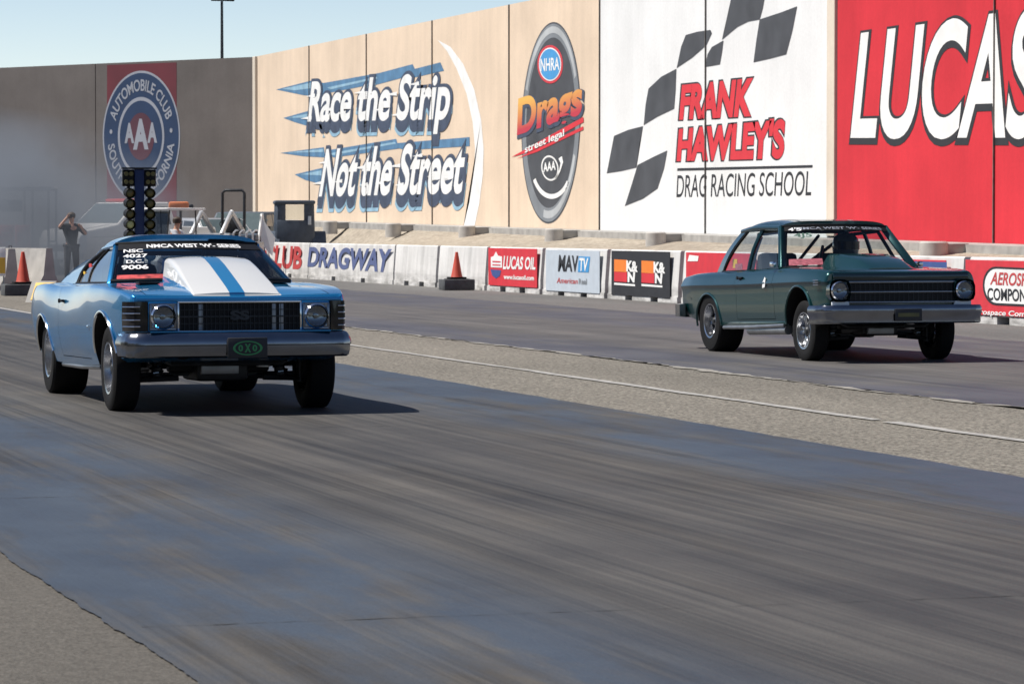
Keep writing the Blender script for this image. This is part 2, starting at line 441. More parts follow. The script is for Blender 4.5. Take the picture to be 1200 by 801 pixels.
pm('sign_blue', (.05, .09, .26), .55, var=.1)
pm('sign_bright_blue', (.06, .30, .62), .55, var=.1)
pm('sign_pale', (.50, .56, .62), .5, var=.06)
pm('sign_orange', (.85, .22, .03), .55, var=.08)
pm('sign_yellow', (.80, .48, .06), .55, var=.08)
pm('letter_red', (.50, .06, .06), .6, var=.1)
pm('letter_blue', (.10, .13, .27), .6, var=.1)
pm('concrete', (.34, .33, .31), .9, var=.25, scale=3, bump=.3)
pm('pale_concrete', (.46, .44, .41), .9, var=.2, scale=3, bump=.3)
pm('dark_gap', (.03, .03, .03), .9, var=.2)
pm('rubber', (.0065, .0065, .007), .8, var=.3, scale=20, spec=.25)
pm('black_plastic', (.007, .007, .008), .55, var=.2, spec=.3)
pm('black_gloss', (.01, .01, .012), .08, var=.1)
pm('black_cloth', (.018, .019, .022), .9, var=.3, scale=12)
pm('navy_cloth', (.03, .04, .07), .9, var=.3, scale=12)
pm('white_cloth', (.62, .64, .66), .9, var=.12, scale=10)
pm('blue_cloth', (.22, .34, .52), .9, var=.2, scale=10)
pm('grey_cloth', (.2, .2, .21), .9, var=.2, scale=10)
pm('skin', (.50, .27, .18), .6, var=.12, scale=10)
pm('hair_brown', (.05, .032, .02), .7, var=.3, scale=30)
pm('steel', (.32, .33, .34), .4, .8, var=.2)
pm('dark_steel', (.05, .052, .056), .5, .6, var=.3)
pm('chrome', (.82, .83, .84), .08, 1.0, var=.05)
pm('bumper_metal', (.25, .265, .295), .2, 1.0, var=.08)
pm('alloy', (.50, .51, .53), .26, 1.0, var=.1)
pm('silver_paint', (.48, .49, .50), .35, .3, var=.08, coat=.6)
pm('lens', (.75, .78, .8), .05, 0.0, var=.05, coat=1.0)
pm('cone_orange', (.50, .06, .03), .6, var=.12)
pm('machine_orange', (.75, .22, .07), .6, var=.12)
pm('machine_blue', (.06, .08, .11), .6, var=.25)
pm('tree_blue', (.009, .024, .10), .5, var=.15)
pm('lamp_olive', (.11, .10, .03), .35, var=.3)
pm('lamp_pale', (.52, .55, .24), .3, var=.2)
pm('red_plastic', (.45, .05, .05), .5, var=.15)
pm('window_net', (.02, .02, .022), .9, var=.3)
pm('plate_green', (.05, .30, .10), .5, var=.1)
pm('decal_white', (.80, .80, .80), .5, var=.05)
pm('decal_red', (.62, .05, .05), .5, var=.12)
pm('decal_yellow', (.8, .5, .05), .5, var=.12)
height_mat('gradient_sign', (.48, .035, .06), (.74, .42, .09))
wall_mat('wall_tan', (.73, .585, .445), .14, .05)
wall_mat('wall_white', (.75, .755, .75), .09, .03)
wall_mat('wall_red', (.62, .035, .05), .18, .06)
wall_mat('wall_grey', (.168, .15, .140), .2, .05)
wall_mat('wall_pale', (.68, .60, .50))
wall_mat('barrier_white', (.72, .71, .69), .22, .26)
scuffs(MAT['barrier_white'])
grit_mat('median_grit', (.05, .046, .04), (.31, .285, .24), sc_=30.0)
grit_mat('apron_grit', (.062, .057, .050), (.145, .134, .118), sc_=75.0)
grit_mat('bank_soil', (.24, .205, .16), (.42, .37, .30), sc_=9.0)
grit_mat('yard_asphalt', (.085, .082, .078), (.19, .185, .178), sc_=30.0)
lane_mat('lane_near', 5.3, 1.25, (.104, .097, .088), (.030, .0285, .027), (.052, .066, .088), 1.0)
lane_mat('lane_far', 14.1, 1.0, (.14, .134, .128), (.060, .058, .057), (.062, .066, .09), .6)
pm('line_white', (.33, .32, .30), .8, var=.35, scale=9)
pm('line_dust', (.26, .245, .215), .9, var=.35, scale=12)
GLASS = glass('clear_glass'); GLASS_D = glass('shaded_glass', (.35, .38, .40), .02)

# ------------------------------------------------------------------ ground
def sheet(name, x0, x1, y0, y1, z, mat, ragged=0.0, step=0.25):
    b = MB()
    if ragged == 0:
        b.poly([(x0, y0, z), (x1, y0, z), (x1, y1, z), (x0, y1, z)])
    else:
        n = int((y1 - y0) / step); rows = []; a = c = 0
        for i in range(n + 1):
            a = a * .86 + random.gauss(0, ragged * .6); c = c * .86 + random.gauss(0, ragged * .6); a += random.choice((0, 0, 0, 0, 0, ragged * 2, -ragged * 2)); c += random.choice((0, 0, 0, 0, ragged * 2, -ragged * 2))
            y = y0 + (y1 - y0) * i / n
            rows.append([(x0 + a, y, z), ((x0 + x1) / 2, y, z), (x1 + c, y, z)])
        b.grid(rows)
    o = b.build(name, MAT[mat], smooth=None)
    for p in o.data.polygons:
        if p.normal.z < 0: o.data.flip_normals(); break
    return tag(o, kind='structure')

b = MB(); b.poly([(-2500, -600, 0), (2500, -600, 0), (2500, 4500, 0), (-2500, 4500, 0)])
tag(b.build('ground', MAT['yard_asphalt'], smooth=None), kind='structure')
sheet('apron', -14, 2.2, -2, 140, .003, 'apron_grit')
sheet('median', 8.1, 11.6, -2, 112, .006, 'median_grit')
sheet('near_lane', 2.05, 8.3, -2, 112, .010, 'lane_near', .0022, .03)
sheet('far_lane', 11.42, 18.1, -2, 112, .010, 'lane_far', .016, .06)
LZ = .010
for y0, y1 in ((-2, 22.3), (22.55, 60.5)):
    sheet('painted_line', 9.63, 9.74, y0, y1, .014, 'line_white', .006, .2)
sheet('painted_line', 8.12, 8.24, 50, 66, .015, 'line_white')
sheet('dust_strip', 11.35, 11.41, -2, 75, .015, 'line_dust', .02, .12)
# transverse joints in the lane surface
for y, x0, x1 in ((11.65, 2.15, 8.2), (17.4, 2.3, 5.0), (22.9, 2.3, 7.0)):
    b = MB(); n = int((x1 - x0) / .06); up = []; dn = []
    for i in range(n + 1):
        x = x0 + (x1 - x0) * i / n; q = y + random.uniform(-.008, .008); w = max(0.0012, random.gauss(.004, .006)) * (1 if y < 15 else .7) * (1 if (x < 3.1 or 5.4 < x < 6.0) else .35)
        up.append((x, q + w, .0115)); dn.append((x, q - w, .0115))
    b.grid([dn, up]); tag(b.build('lane_joint', MAT['dark_gap'], smooth=None), kind='structure')

# ------------------------------------------------------------------ tall mural walls
WX = 27.0
def wp(u, v): return on_plane(u, v, (WX, 0, 0), (1, 0, 0))
WN = V((-1, 0, 0))
seam_u = [300, 363, 430, 507, 597, 703, 827, 978, 1165, 1402, 1722]
seam_y = [wp(u, 265).y for u in seam_u]
Y1165 = seam_y[8]
def zb(y): return 1.125 + .0095 * (y - Y1165)
def zt(y): return 7.70 + .005 * (y - 89.1)

def panel(parent, y0, y1, mat, gap=.035):
    b = MB(); y0 += gap; y1 -= gap
    b.poly([(WX, y0, zb(y0)), (WX, y1, zb(y1)), (WX, y1, zt(y1)), (WX, y0, zt(y0))], (.25, 0, 0))
    return b.build('wall_panel', MAT[mat], parent, None, world=True)

def wall_thing(label, y0, y1):
    t = thing('mural_wall', (WX, (y0 + y1) / 2, 0), label, 'wall')
    b = MB(); b.poly([(WX + .1, y0, .3), (WX + .1, y1, .3), (WX + .1, y1, zt(y1) - .1), (WX + .1, y0, zt(y0) - .1)], (.12, 0, 0))
    b.build('joint_filler', MAT['dark_gap'], t, None, world=True)
    return t

def joints(parent, ys_):
    for y in ys_:
        b = MB(); b.poly([(WX - .036, y - .010, zb(y)), (WX - .036, y + .010, zb(y)), (WX - .036, y + .010, zt(y)), (WX - .036, y - .010, zt(y))], (.03, 0, 0)); b.build('panel_joint', MAT['joint_grey'], parent, None, world=True)
pm('joint_grey', (.15, .14, .13), .9, var=.3)

class Mural:
    """flat painted shapes, each on its own coat of paint, 4 mm apart"""
    def __init__(s, parent, pt, n): s.p, s.pt, s.n, s.k = parent, pt, V(n), 0
    def off(s, k): return s.n * (.006 + .004 * k)
    def shapes(s, name, mat, polys, k):
        b = MB()
        for i, p in enumerate(polys): b.poly([s.pt(u, v) + s.off(k + (.09 * i if len(polys) < 12 else 0)) for u, v in p])
        return s.fin(b, name, mat)
    def fin(s, b, name, mat):
        bmesh.ops.triangulate(b.bm, faces=[f for f in b.bm.faces if len(f.verts) > 4])
        for f in b.bm.faces:
            f.normal_update()
            if f.normal.dot(s.n) < 0: f.normal_flip()
        return b.build(name, MAT[mat], s.p, None, world=True, recalc=False)
    def words(s, name, mat, items, k, bold=.02, extra=0, shift=(0, 0)):
        """items: (text, bl, br, tr, tl) in survey pixels"""
        b = MB()
        for it in items:
            q = [s.pt(u + shift[0], v + shift[1]) for u, v in it[1:5]]
            put_text(b, it[0], quadmap(q, s.n, .006 + .004 * k), bold, extra)
        return s.fin(b, name, mat)
    def ring(s, name, mat, c, rx, ry, k, inner=0.0, tilt=0.0, a0=0, a1=360, seg=72):
        b = MB(); rows = []
        for q in range(seg + 1):
            a = math.radians(a0 + (a1 - a0) * q / seg); row = []
            for f in ((inner, 1.0)):
                x, y = rx * f * math.cos(a), ry * f * math.sin(a)
                row.append(s.pt(c[0] + x * math.cos(tilt) + y * math.sin(tilt), c[1] + y * math.cos(tilt) - x * math.sin(tilt)) + s.off(k))
            rows.append(row)
        if inner > 0: b.grid(rows)
        else: b.poly([r[1] for r in rows[:-1]])
        return s.fin(b, name, mat)

def c5(x, y): return (300 + x / 2.857, 20 + y / 2.857)
def c6(x, y): return (690 + x / 2.353, y / 2.353)
def c7(x, y): return (590 + x / 2.858, 10 + y / 2.858)

# tan wall with the slogan and the tyre
tan = wall_thing('tan concrete wall painted with the slogan Race the Strip Not the Street', seam_y[5], seam_y[0])
for a, c in zip(seam_y[1:6], seam_y[0:5]): panel(tan, a, c, 'wall_tan')
b = MB(); b.bbox((WX - .1, seam_y[0] - .32, zb(seam_y[0])), (WX + .02, seam_y[0] + .12, zt(seam_y[0])), .02); b.build('corner_post', MAT['wall_pale'], tan, None, world=True)
joints(tan, seam_y[1:5])
m = Mural(tan, wp, WN)
L1 = ('Race the Strip', c5(170, 392), c5(640, 392), c5(664, 180), c5(190, 215))
L2 = ('Not the Street', c5(212, 603), c5(690, 592), c5(712, 412), c5(238, 440))
streaks = [[c5(68, 243), c5(190, 212), c5(230, 222), c5(230, 268), c5(160, 262)], [c5(92, 338), c5(185, 312), c5(185, 368), c5(130, 352)],
           [c5(190, 228), c5(410, 188), c5(420, 220), c5(240, 255)], [c5(300, 218), c5(525, 158), c5(540, 190), c5(370, 236)], [c5(470, 190), c5(618, 152), c5(630, 180), c5(520, 205)],
           [c5(82, 455), c5(228, 436), c5(232, 470), c5(160, 466)], [c5(130, 527), c5(222, 505), c5(222, 560), c5(165, 545)],
           [c5(230, 448), c5(470, 408), c5(480, 440), c5(260, 470)], [c5(440, 425), c5(716, 402), c5(716, 432), c5(500, 446)]]
m.shapes('painted_streak', 'mural_blue', streaks, 0)
m.shapes('painted_streak', 'mural_light_blue', [[c5(90, 241), c5(185, 220), c5(190, 238), c5(130, 246)], [c5(110, 337), c5(180, 322), c5(180, 338)], [c5(105, 454), c5(226, 442), c5(226, 452)],
    [c5(150, 527), c5(220, 513), c5(220, 530)], [c5(240, 236), c5(405, 200), c5(408, 206), c5(250, 243)], [c5(250, 456), c5(465, 418), c5(470, 424), c5(258, 463)]], 1)
m.words('lettering_glow', 'mural_light_blue', [L1, L2], 2, .02, .08, (-.5, 12.5))
m.words('lettering_shadow', 'mural_navy', [L1, L2], 3, .02, .055, (0, 10))
m.words('lettering_shadow', 'mural_navy', [L1, L2], 3.5, .02, .06, (0, 5.5))
m.words('lettering_shadow', 'mural_navy', [L1, L2], 4, .02, .07, (.5, 1))
m.words('lettering', 'sign_white', [L1, L2], 5, .028)
sh = []
for (x, y, w) in ((362, 138, 9), (366, 112, 7), (386, 128, 6), (402, 132, 6), (424, 108, 9), (426, 132, 6), (446, 128, 7), (462, 110, 11), (466, 134, 7), (488, 98, 8), (506, 112, 7), (376, 214, 9), (381, 190, 7), (398, 212, 6), (424, 196, 9), (428, 216, 7), (446, 214, 6), (466, 194, 11), (470, 216, 7), (492, 182, 8), (508, 206, 7), (526, 204, 7)):
    sh.append([(x - w, y + 1.2), (x + 4, y - 2.4), (x + 4, y + 2.2)])
m.shapes('lettering_spike', 'sign_white', sh, 5.4)
outer = [(513, 47), (528, 55), (543, 75), (556, 105), (564, 140), (567, 175), (566, 205), (562, 238), (556, 266)]
inner = [(543, 267), (550, 238), (555, 205), (557, 175), (554, 143), (547, 110), (535, 80), (524, 60)]
m.shapes('painted_arc', 'sign_white', [outer + inner], 0)
# the painted tyre
tc_ = (646, 144)
m.ring('painted_tyre', 'sign_grey_black', tc_, 34.5, 118, 0, tilt=-.03)
m.ring('painted_tyre_sidewall', 'mural_grey', tc_, 33.5, 116, 1, .86, tilt=-.03)
m.ring('painted_tyre_sidewall', 'mural_pale_grey', tc_, 32.5, 113, 2, .93, tilt=-.03, a0=200, a1=330)
m.ring('painted_tyre_sidewall', 'mural_pale_grey', tc_, 32, 112, 2, .92, tilt=-.03, a0=20, a1=100)
m.ring('painted_badge', 'sign_red', (645.3, 75.5), 15, 22.5, 2)
m.ring('painted_badge', 'sign_white', (645.3, 75.5), 13, 19.5, 3)
m.ring('painted_badge', 'sign_bright_blue', (645.3, 75.5), 12, 18, 4)
m.words('badge_lettering', 'sign_white', [('NHRA', (634.5, 84), (656.5, 82), (656.5, 67), (634.5, 69))], 5, .02)
m.shapes('painted_streak', 'mural_red', [[(600, 184), (684, 137), (684.5, 143), (622, 178)], [(606, 186), (684, 148), (684, 152), (630, 178)]], 2)
dq = ('Drags', c7(46, 462), c7(262, 392), c7(270, 228), c7(52, 302))
m.words('lettering_shadow', 'mural_navy', [dq], 3, .04, .04, (1.2, 2))
q = [wp(*x) for x in dq[1:]]
b = MB(); hl = b.bm.verts.layers.float.new('height'); mf = quadmap(q, WN, .006 + .016)
vs, fs = raw_text('Drags', .04); x0 = min(a[0] for a in vs); x1 = max(a[0] for a in vs); y0 = min(a[1] for a in vs); y1 = max(a[1] for a in vs)
bv = []
for x, y in vs:
    w = b.bm.verts.new(mf((x - x0) / (x1 - x0), (y - y0) / (y1 - y0))); w[hl] = (y - y0) / (y1 - y0); bv.append(w)
for f in fs: b.face([bv[i] for i in f])
m.fin(b, 'lettering', 'gradient_sign')
m.words('small_lettering', 'sign_white', [('street legal', (616, 182), (662, 162), (662, 151), (616, 171))], 4.6, .02)
m.ring('painted_small_badge', 'sign_white', (645, 197), 10, 15, 2, tilt=.15)
m.ring('painted_small_badge', 'sign_grey_black', (645, 197), 8.6, 12.8, 3, tilt=.15)
m.words('badge_lettering', 'sign_white', [('AAA', (637.5, 202), (652, 199), (652, 188), (637.5, 191))], 4, .03)
m.shapes('painted_heart', 'sign_white', [[(655, 186), (659, 183), (660.5, 190), (657, 201), (652, 210), (650, 211), (656, 199), (657.5, 191)]], 2)
m.ring('painted_arc_lettering', 'sign_white', (647, 190), 25, 43, 2, .87, a0=35, a1=150, seg=40)

# white wall with the racing-school sign
white = wall_thing('white concrete wall painted with a chequered flag and Frank Hawley\'s school sign', wp(980, 265).y, seam_y[5])
panel(white, seam_y[6], seam_y[5], 'wall_white'); panel(white, wp(970, 265).y, seam_y[6], 'wall_white')
b = MB(); b.bbox((WX - .05, wp(979.5, 265).y, zb(80)-.1), (WX + .05, wp(970.5, 265).y, zt(75)), .015); b.build('pilaster', MAT['wall_pale'], white, None, world=True)
joints(white, [seam_y[5], seam_y[6]])
m = Mural(white, wp, WN)
flags = [[(50, 478), (70, 375), (110, 358), (150, 348), (140, 400), (132, 462), (90, 472)], [(100, 568), (120, 505), (135, 455), (180, 432), (217, 415), (208, 465), (190, 520), (150, 548)], [(152, 345), (157, 290), (165, 245), (200, 212), (242, 190), (240, 250), (236, 300), (190, 322)],
         [(243, 188), (255, 130), (268, 97), (300, 88), (336, 83), (340, 92), (325, 125), (285, 160)], [(322, 185), (328, 150), (340, 130), (372, 112), (368, 145), (362, 178)], [(368, 110), (385, 50), (395, -12), (487, -12), (480, 25), (472, 54), (440, 60), (410, 75)], [(455, 172), (463, 110), (472, 54), (530, 35), (575, 18), (562, 85), (545, 150), (500, 162)]]
m.shapes('painted_flag', 'sign_grey_black', [[c6(*p) for p in f] for f in flags], 0)
T = [('FRANK', c6(250, 331), c6(448, 321), c6(460, 214), c6(258, 234)), ("HAWLEY'S", c6(243, 446), c6(538, 438), c6(545, 324), c6(250, 352))]
m.words('lettering_shadow', 'sign_black', T, 0, .05, .03, (-1.0, -.2))
m.words('lettering', 'mural_red', T, 1, .05)
m.shapes('painted_rule', 'sign_black', [[c6(244, 471), c6(617, 462), c6(618, 455), c6(245, 464)]], 0)
m.words('lettering', 'sign_black', [('DRAG RACING SCHOOL', c6(242, 544), c6(613, 539), c6(617, 471), c6(245, 483))], 0, .0)

# red wall
red = wall_thing('bright red concrete wall painted with huge white LUCAS lettering', seam_y[10], wp(980, 265).y)
for a, c in ((seam_y[8], wp(980, 265).y), (seam_y[9], seam_y[8]), (seam_y[10], seam_y[9])): panel(red, a, c, 'wall_red')
joints(red, [seam_y[8], seam_y[9]])
m = Mural(red, wp, WN)
T = [('LUCAS', c6(722, 384), c6(1228, 384), c6(1262, 14), c6(752, 88))]
m.words('lettering_shadow', 'sign_black', T, 0, .022, .032, (.5, 2.5))
m.words('lettering', 'sign_white', T, 1, .022)

# grey wall turning away at the end of the strip
GC = V((WX, seam_y[0], 0)); GD = V((-.643, .766, 0)); GN = V((-.766, -.643, 0))
gre = thing('mural_wall', GC + GD * 12, 'grey brown concrete wall with a red band and round blue automobile club emblem', 'wall')
def gpt(u, v): return on_plane(u, v, GC, GN)
gz = lambda t: 7.86 - .006 * t
for k in range(4):
    t0, t1 = k * 7.9 + .02, k * 7.9 + 7.88
    b = MB(); b.poly([GC + GD * t0 + V((0, 0, .2)), GC + GD * t1 + V((0, 0, .2)), GC + GD * t1 + V((0, 0, gz(t1))), GC + GD * t0 + V((0, 0, gz(t0)))], -GN * .25)
    b.build('wall_panel', MAT['wall_grey'], gre, None, world=True)
m = Mural(gre, gpt, GN)
m.shapes('painted_band', 'emblem_red', [[(125.5, 76.4), (207, 73.3), (207, 262), (125.5, 262)]], 0)
cc = gpt(165.5, 160); er = (gpt(165.5, 83).z - gpt(165.5, 237).z) / 2
def disc(name, mat, r, k, r0=0.0, sx=1.0, dz=0.0):
    b = MB(); rows = []
    for q in range(73):
        a = 2 * PI * q / 72
        rows.append([cc - GD * (f * er * .76 * sx * math.cos(a)) + V((0, 0, er * (f * math.sin(a) + dz))) + GN * (.006 + .004 * k) for f in (r0, r)])
    if r0 > 0: b.grid(rows)
    else: b.poly([x[1] for x in rows[:-1]])
    return m.fin(b, name, mat)
disc('emblem_disc', 'emblem_white', 1.0, 1); disc('emblem_disc', 'emblem_blue', .965, 2)
disc('emblem_ring', 'emblem_white', .60, 3); disc('emblem_disc', 'emblem_blue', .545, 4)
pm('emblem_dull_red', (.10, .035, .055), .8, var=.15, scale=1)
disc('emblem_oval', 'emblem_dull_red', .36, 5, 0, .95, -.0)
def arc_words(s, a0, a1, r0, h, flip):
    b = MB()
    def mf(x, y):
        a = math.radians(a0 + (a1 - a0) * x); r = (r0 - h * y if flip else r0 + h * y) * er
        return cc - GD * (.76 * r * math.cos(a)) + V((0, 0, r * math.sin(a))) + GN * .022
    put_text(b, s, mf, .02); m.fin(b, 'emblem_lettering', 'emblem_white')
arc_words('AUTOMOBILE CLUB', 160, 20, .69, .18, False)
arc_words('SOUTHERN CALIFORNIA', 188, 352, .87, .18, True)
for a in (174, 6):
    b = MB(); a = math.radians(a); p = cc - GD * (.76 * .78 * er * math.cos(a)) + V((0, 0, .78 * er * math.sin(a))) + GN * .022
    b.poly([p - GD * (.027 * er * math.cos(q * PI / 6)) + V((0, 0, .035 * er * math.sin(q * PI / 6))) for q in range(12)]); m.fin(b, 'emblem_dot', 'emblem_white')
b = MB()
for s, xa, xb, ya, yb in (('A', -.42, -.17, -.10, .21), ('A', -.20, .20, -.20, .27), ('A', .17, .42, -.10, .21)):
    qd = [cc + GD * (-x * er * .76) + V((0, 0, y * er)) for x, y in ((xa, ya), (xb, ya), (xb, yb), (xa, yb))]
    put_text(b, s, quadmap(qd, GN, .03), .05)
m.fin(b, 'emblem_lettering', 'emblem_white')

# footing kerb, bank and the concrete blocks at the wall joints
ys = [seam_y[10] + (seam_y[0] - seam_y[10]) * i / 60 for i in range(61)]
b = MB(); b.loft([[(26.35, y, zb(y) - .30), (26.35, y, zb(y) - .02), (26.99, y, zb(y) - .0), (26.99, y, zb(y) - .30)] for y in ys]); tag(b.build('kerb', MAT['concrete'], smooth=None), kind='structure')
rows = []
for y in ys + [seam_y[0] + 4, seam_y[0] + 10]:
    e = 1.0 if y < seam_y[0] else max(0.0, 1 - (y - seam_y[0]) / 9)
    w0 = 21.75 + 3.1 * min(1, max(0, (y - 93.5) / 5)); z0 = .30 - .25 * min(1, max(0, (y - 93.5) / 5))
    rows.append([(w0 + (26.4 - w0) * t, y + random.uniform(-.1, .1), (z0 + (zb(min(y, seam_y[0])) - .17 - z0) * (t ** .8)) * e + .001 + (random.uniform(-.02, .02) if 0 < t < 1 else 0)) for t in [k / 10 for k in range(11)]])
b = MB(); b.grid(rows); o = b.build('bank', MAT['bank_soil'], smooth=80); tag(o, kind='structure')
for p in o.data.polygons:
    if p.normal.z < 0: o.data.flip_normals(); break
names = ['farthest, beside the dark tractor', 'under the word Race', 'under the word Strip', 'right of the white painted arc', 'at the left end of the white wall', 'under the school sign', 'at the boundary of the white and red walls', 'below the white letter A on the red wall', '', '']
def block(y, label, big):
    t = thing('concrete_block', (25.75, y, zb(y) - .27), label, 'concrete block', 'concrete blocks at the wall joints')
    b = MB(); r = .27 if big else .24
    b.lathe([(0, -.12), (r, -.12), (r * 1.02, .0), (r, .28), (r - .03, .31), (0, .31)], (0, 0, 0), (0, 0, 1), 20); b.build('drum', MAT['pale_concrete'], t)
    b = MB(); b.box((.42, .05, .16), (.52, .34, .22), bev=.02); b.build('ledge', MAT['concrete'], t)
lab = ['grey concrete block on the bank beside the tractor cab', 'grey concrete block on the bank below Race the Strip lettering, middle of the slogan', 'grey concrete block on the bank below the end of the word Street', 'grey concrete block on the bank left of the painted tyre', 'grey concrete block on the bank at the edge of tan and white walls', 'grey concrete block on the bank below the racing school sign', 'grey concrete block hidden behind the green car roof', 'large pale concrete block on the bank in front of the red wall']
for i in (2, 3, 4, 5, 6, 8):
    block(seam_y[i], {2: lab[0], 3: lab[1], 4: lab[3], 5: lab[4], 6: lab[5], 8: lab[7]}[i], i == 8)

# ------------------------------------------------------------------ low white barrier with banners
BX = 21.0
def bp_(u, v=300, off=0.0): return on_plane(u, v, (BX - off, 0, 0), (1, 0, 0))
BN = V((-1, 0, 0))
def barrier(ua, ub, label, gap=.10, group='white barrier sections along the far lane'):
    y1, y0 = bp_(ua).y - gap, bp_(ub).y + gap
    t = thing('track_barrier', (BX + .2, (y0 + y1) / 2, 0), label, 'barrier', group)
    z1 = .985
    b = MB(); b.loft([[(BX, y, .11), (BX, y, .30), (BX + .05, y, z1 - .02), (BX + .07, y, z1), (BX + .29, y, z1), (BX + .31, y, z1 - .02), (BX + .36, y, .30), (BX + .36, y, .11)] for y in (y0, y0 + .02, y1 - .02, y1)])
    n = 3; L = y1 - y0; foot = (L - 2 * .42) / 3
    for k in range(n):
        a = y0 + k * (foot + .42); b.bbox((BX - .02, a, .0), (BX + .38, a + foot, .112))
    b.build('barrier_body', MAT['barrier_white'], t, None, world=True)
    return t
specs = [(250, 300, 'white concrete barrier section farthest up the track'), (300, 361, 'white concrete barrier section carrying the red word CLUB'), (361, 461, 'long white concrete barrier section carrying the blue word DRAGWAY'), (461, 512, 'plain white concrete barrier section right of the word DRAGWAY'), (512, 570, 'plain white concrete barrier section behind the traffic cone'),
         (570, 635, 'white concrete barrier section under the small red oil banner'), (635, 711, 'white concrete barrier section under the pale blue banner'), (711, 797, 'white concrete barrier section under the black banner'), (797, 894, 'white concrete barrier section behind the tail of the green car'), (894, 1002, 'white concrete barrier section behind the cabin of the green car'), (1002, 1130, 'white concrete barrier section behind the hood of the green car'), (1130, 1285, 'white concrete barrier section under the red capsule banner')]
BAR = {}
for ua, ub, l in specs: BAR[ua] = barrier(ua, ub, l, .03 if ua < 461 else .11)
def flat(u, v): return on_plane(u, v, (BX + .02, 0, 0), (1, 0, 0))
for ua, it, mt in ((300, ('CLUB', (308, 313), (353, 316), (354.5, 288.5), (311, 286.5)), 'letter_red'), (361, ('DRAGWAY', (360, 312.5), (455, 319.5), (459.5, 291.5), (362.5, 289)), 'letter_blue')):
    m = Mural(BAR[ua], flat, BN); m.n = V((-1, 0, 0))
    b = MB(); put_text(b, it[0], quadmap([on_plane(u, v, (BX - .006, 0, 0), (1, 0, 0)) for u, v in it[1:]], BN, 0), .035)
    m.fin(b, 'lettering', mt)

def banner(ua, ub, va, vb, label, mat, v2=None):
    """(ua, va) top left, (ub, vb) bottom left; returns a painter on its face"""
    y1, y0 = bp_(ua).y, bp_(ub).y; zt_, zb_ = va, vb
    o = thing('banner', (BX - .03, (y0 + y1) / 2, zb_), label, 'banner', 'sponsor banners on the barrier')
    b = MB(); b.bbox((BX - .036, y0, zb_), (BX - .024, y1, zt_), .003); b.build('banner_sheet', MAT[mat], o, None, world=True)
    return Mural(o, lambda u, v: on_plane(u, v, (BX - .036, 0, 0), (1, 0, 0)), BN)
# red oil banner
m = banner(574, 631, .965, .13, 'red banner reading LUCAS OIL with a white logo', 'sign_red')
def k8(x, y): return (560 + x / 4, 250 + y / 4)
m.shapes('banner_logo', 'sign_white', [[k8(62, 252), k8(62, 205), k8(75, 200), k8(86, 178), k8(96, 198), k8(114, 202), k8(114, 254)]], 0)
m.shapes('banner_logo', 'sign_red', [[k8(70, 222), k8(108, 224), k8(108, 230), k8(70, 228)], [k8(70, 238), k8(108, 240), k8(108, 245), k8(70, 243)]], 1)
m.shapes('banner_shield', 'sign_blue', [[k8(60, 262), k8(110, 266), k8(104, 292), k8(86, 305), k8(68, 290)]], 0)
m.words('lettering', 'sign_white', [('LUCAS OIL', k8(118, 262), k8(270, 264), k8(274, 206), k8(124, 198)), ('www.lucasoil.com', k8(122, 308), k8(264, 314), k8(264, 292), k8(122, 285))], 0, .03)
# pale banner
m = banner(641.5, 704.5, .95, .09, 'pale blue grey banner reading MAVTV American Real', 'sign_pale')
m.words('lettering', 'sign_black', [('MAV', k8(376, 272), k8(472, 274), k8(472, 198), k8(382, 194))], 0, .03)
m.shapes('banner_logo', 'sign_bright_blue', [[k8(470, 274), k8(520, 276), k8(527, 203), k8(474, 201)]], 0)
m.words('lettering', 'sign_white', [('TV', k8(476, 270), k8(514, 271), k8(520, 210), k8(478, 208))], 1, .03)
m.words('lettering', 'letter_red', [('American', k8(370, 326), k8(468, 330), k8(470, 306), k8(374, 300))], 0, .01)
m.words('lettering', 'mural_grey', [('Real', k8(474, 332), k8(512, 333), k8(512, 306), k8(474, 306))], 0, .02)
# black banner
m = banner(718.5, 787, .965, .09, 'black banner with two orange and red K&N logos', 'sign_black')
for dx, w in ((0, 0), (128, 6)):
    g = lambda x, y: k8(x + dx, y + w)
    m.shapes('banner_logo', 'sign_orange', [[g(640, 272), g(700, 275), g(700, 218), g(640, 215)]], 0)
    m.shapes('banner_logo', 'mural_red', [[g(640, 318), g(700, 322), g(700, 276), g(640, 273)]], 0)
    m.words('lettering', 'sign_white', [('K&', g(698, 272), g(752, 276), g(752, 224), g(698, 220)), ('N', g(704, 322), g(736, 324), g(740, 274), g(704, 272))], 1, .05)
    m.shapes('banner_rule', 'sign_white', [[g(640, 334), g(738, 341), g(738, 332), g(640, 324)]], 0)
# banners round the green car
m = banner(806, 888, .965, .09, 'red banner showing behind the tail of the green car', 'sign_red')
m.shapes('banner_logo', 'sign_white', [[(808, 298.5), (819, 300), (818, 306), (806, 306)]], 0)
m = banner(1010, 1111, .93, .08, 'red banner with a dark blue top edge behind the green hood', 'sign_red')
m.shapes('banner_rule', 'sign_blue', [[(1012, 313), (1110, 316), (1110, 307), (1012, 304)]], 0)
m.shapes('banner_logo', 'sign_white', [[(1070, 318), (1100, 319), (1096, 326), (1068, 324)]], 0)
m = banner(1134, 1250, .945, .13, 'red banner with a white capsule reading AEROSPACE COMPONENTS', 'sign_red')
def cap_pts(x0, x1, y0, y1, r):
    pts = []
    for cx, s, a0 in ((x1 - r, 1, -90), (x0 + r, -1, 90)):
        for q in range(13):
            a = math.radians(a0 + 180 * q / 12); cy = (y0 + y1) / 2
            pts.append((cx + r * math.cos(a), cy + (y1 - y0) / 2 * math.sin(a)))
    return [(x, y + (x - 1160) * .045) for x, y in pts]
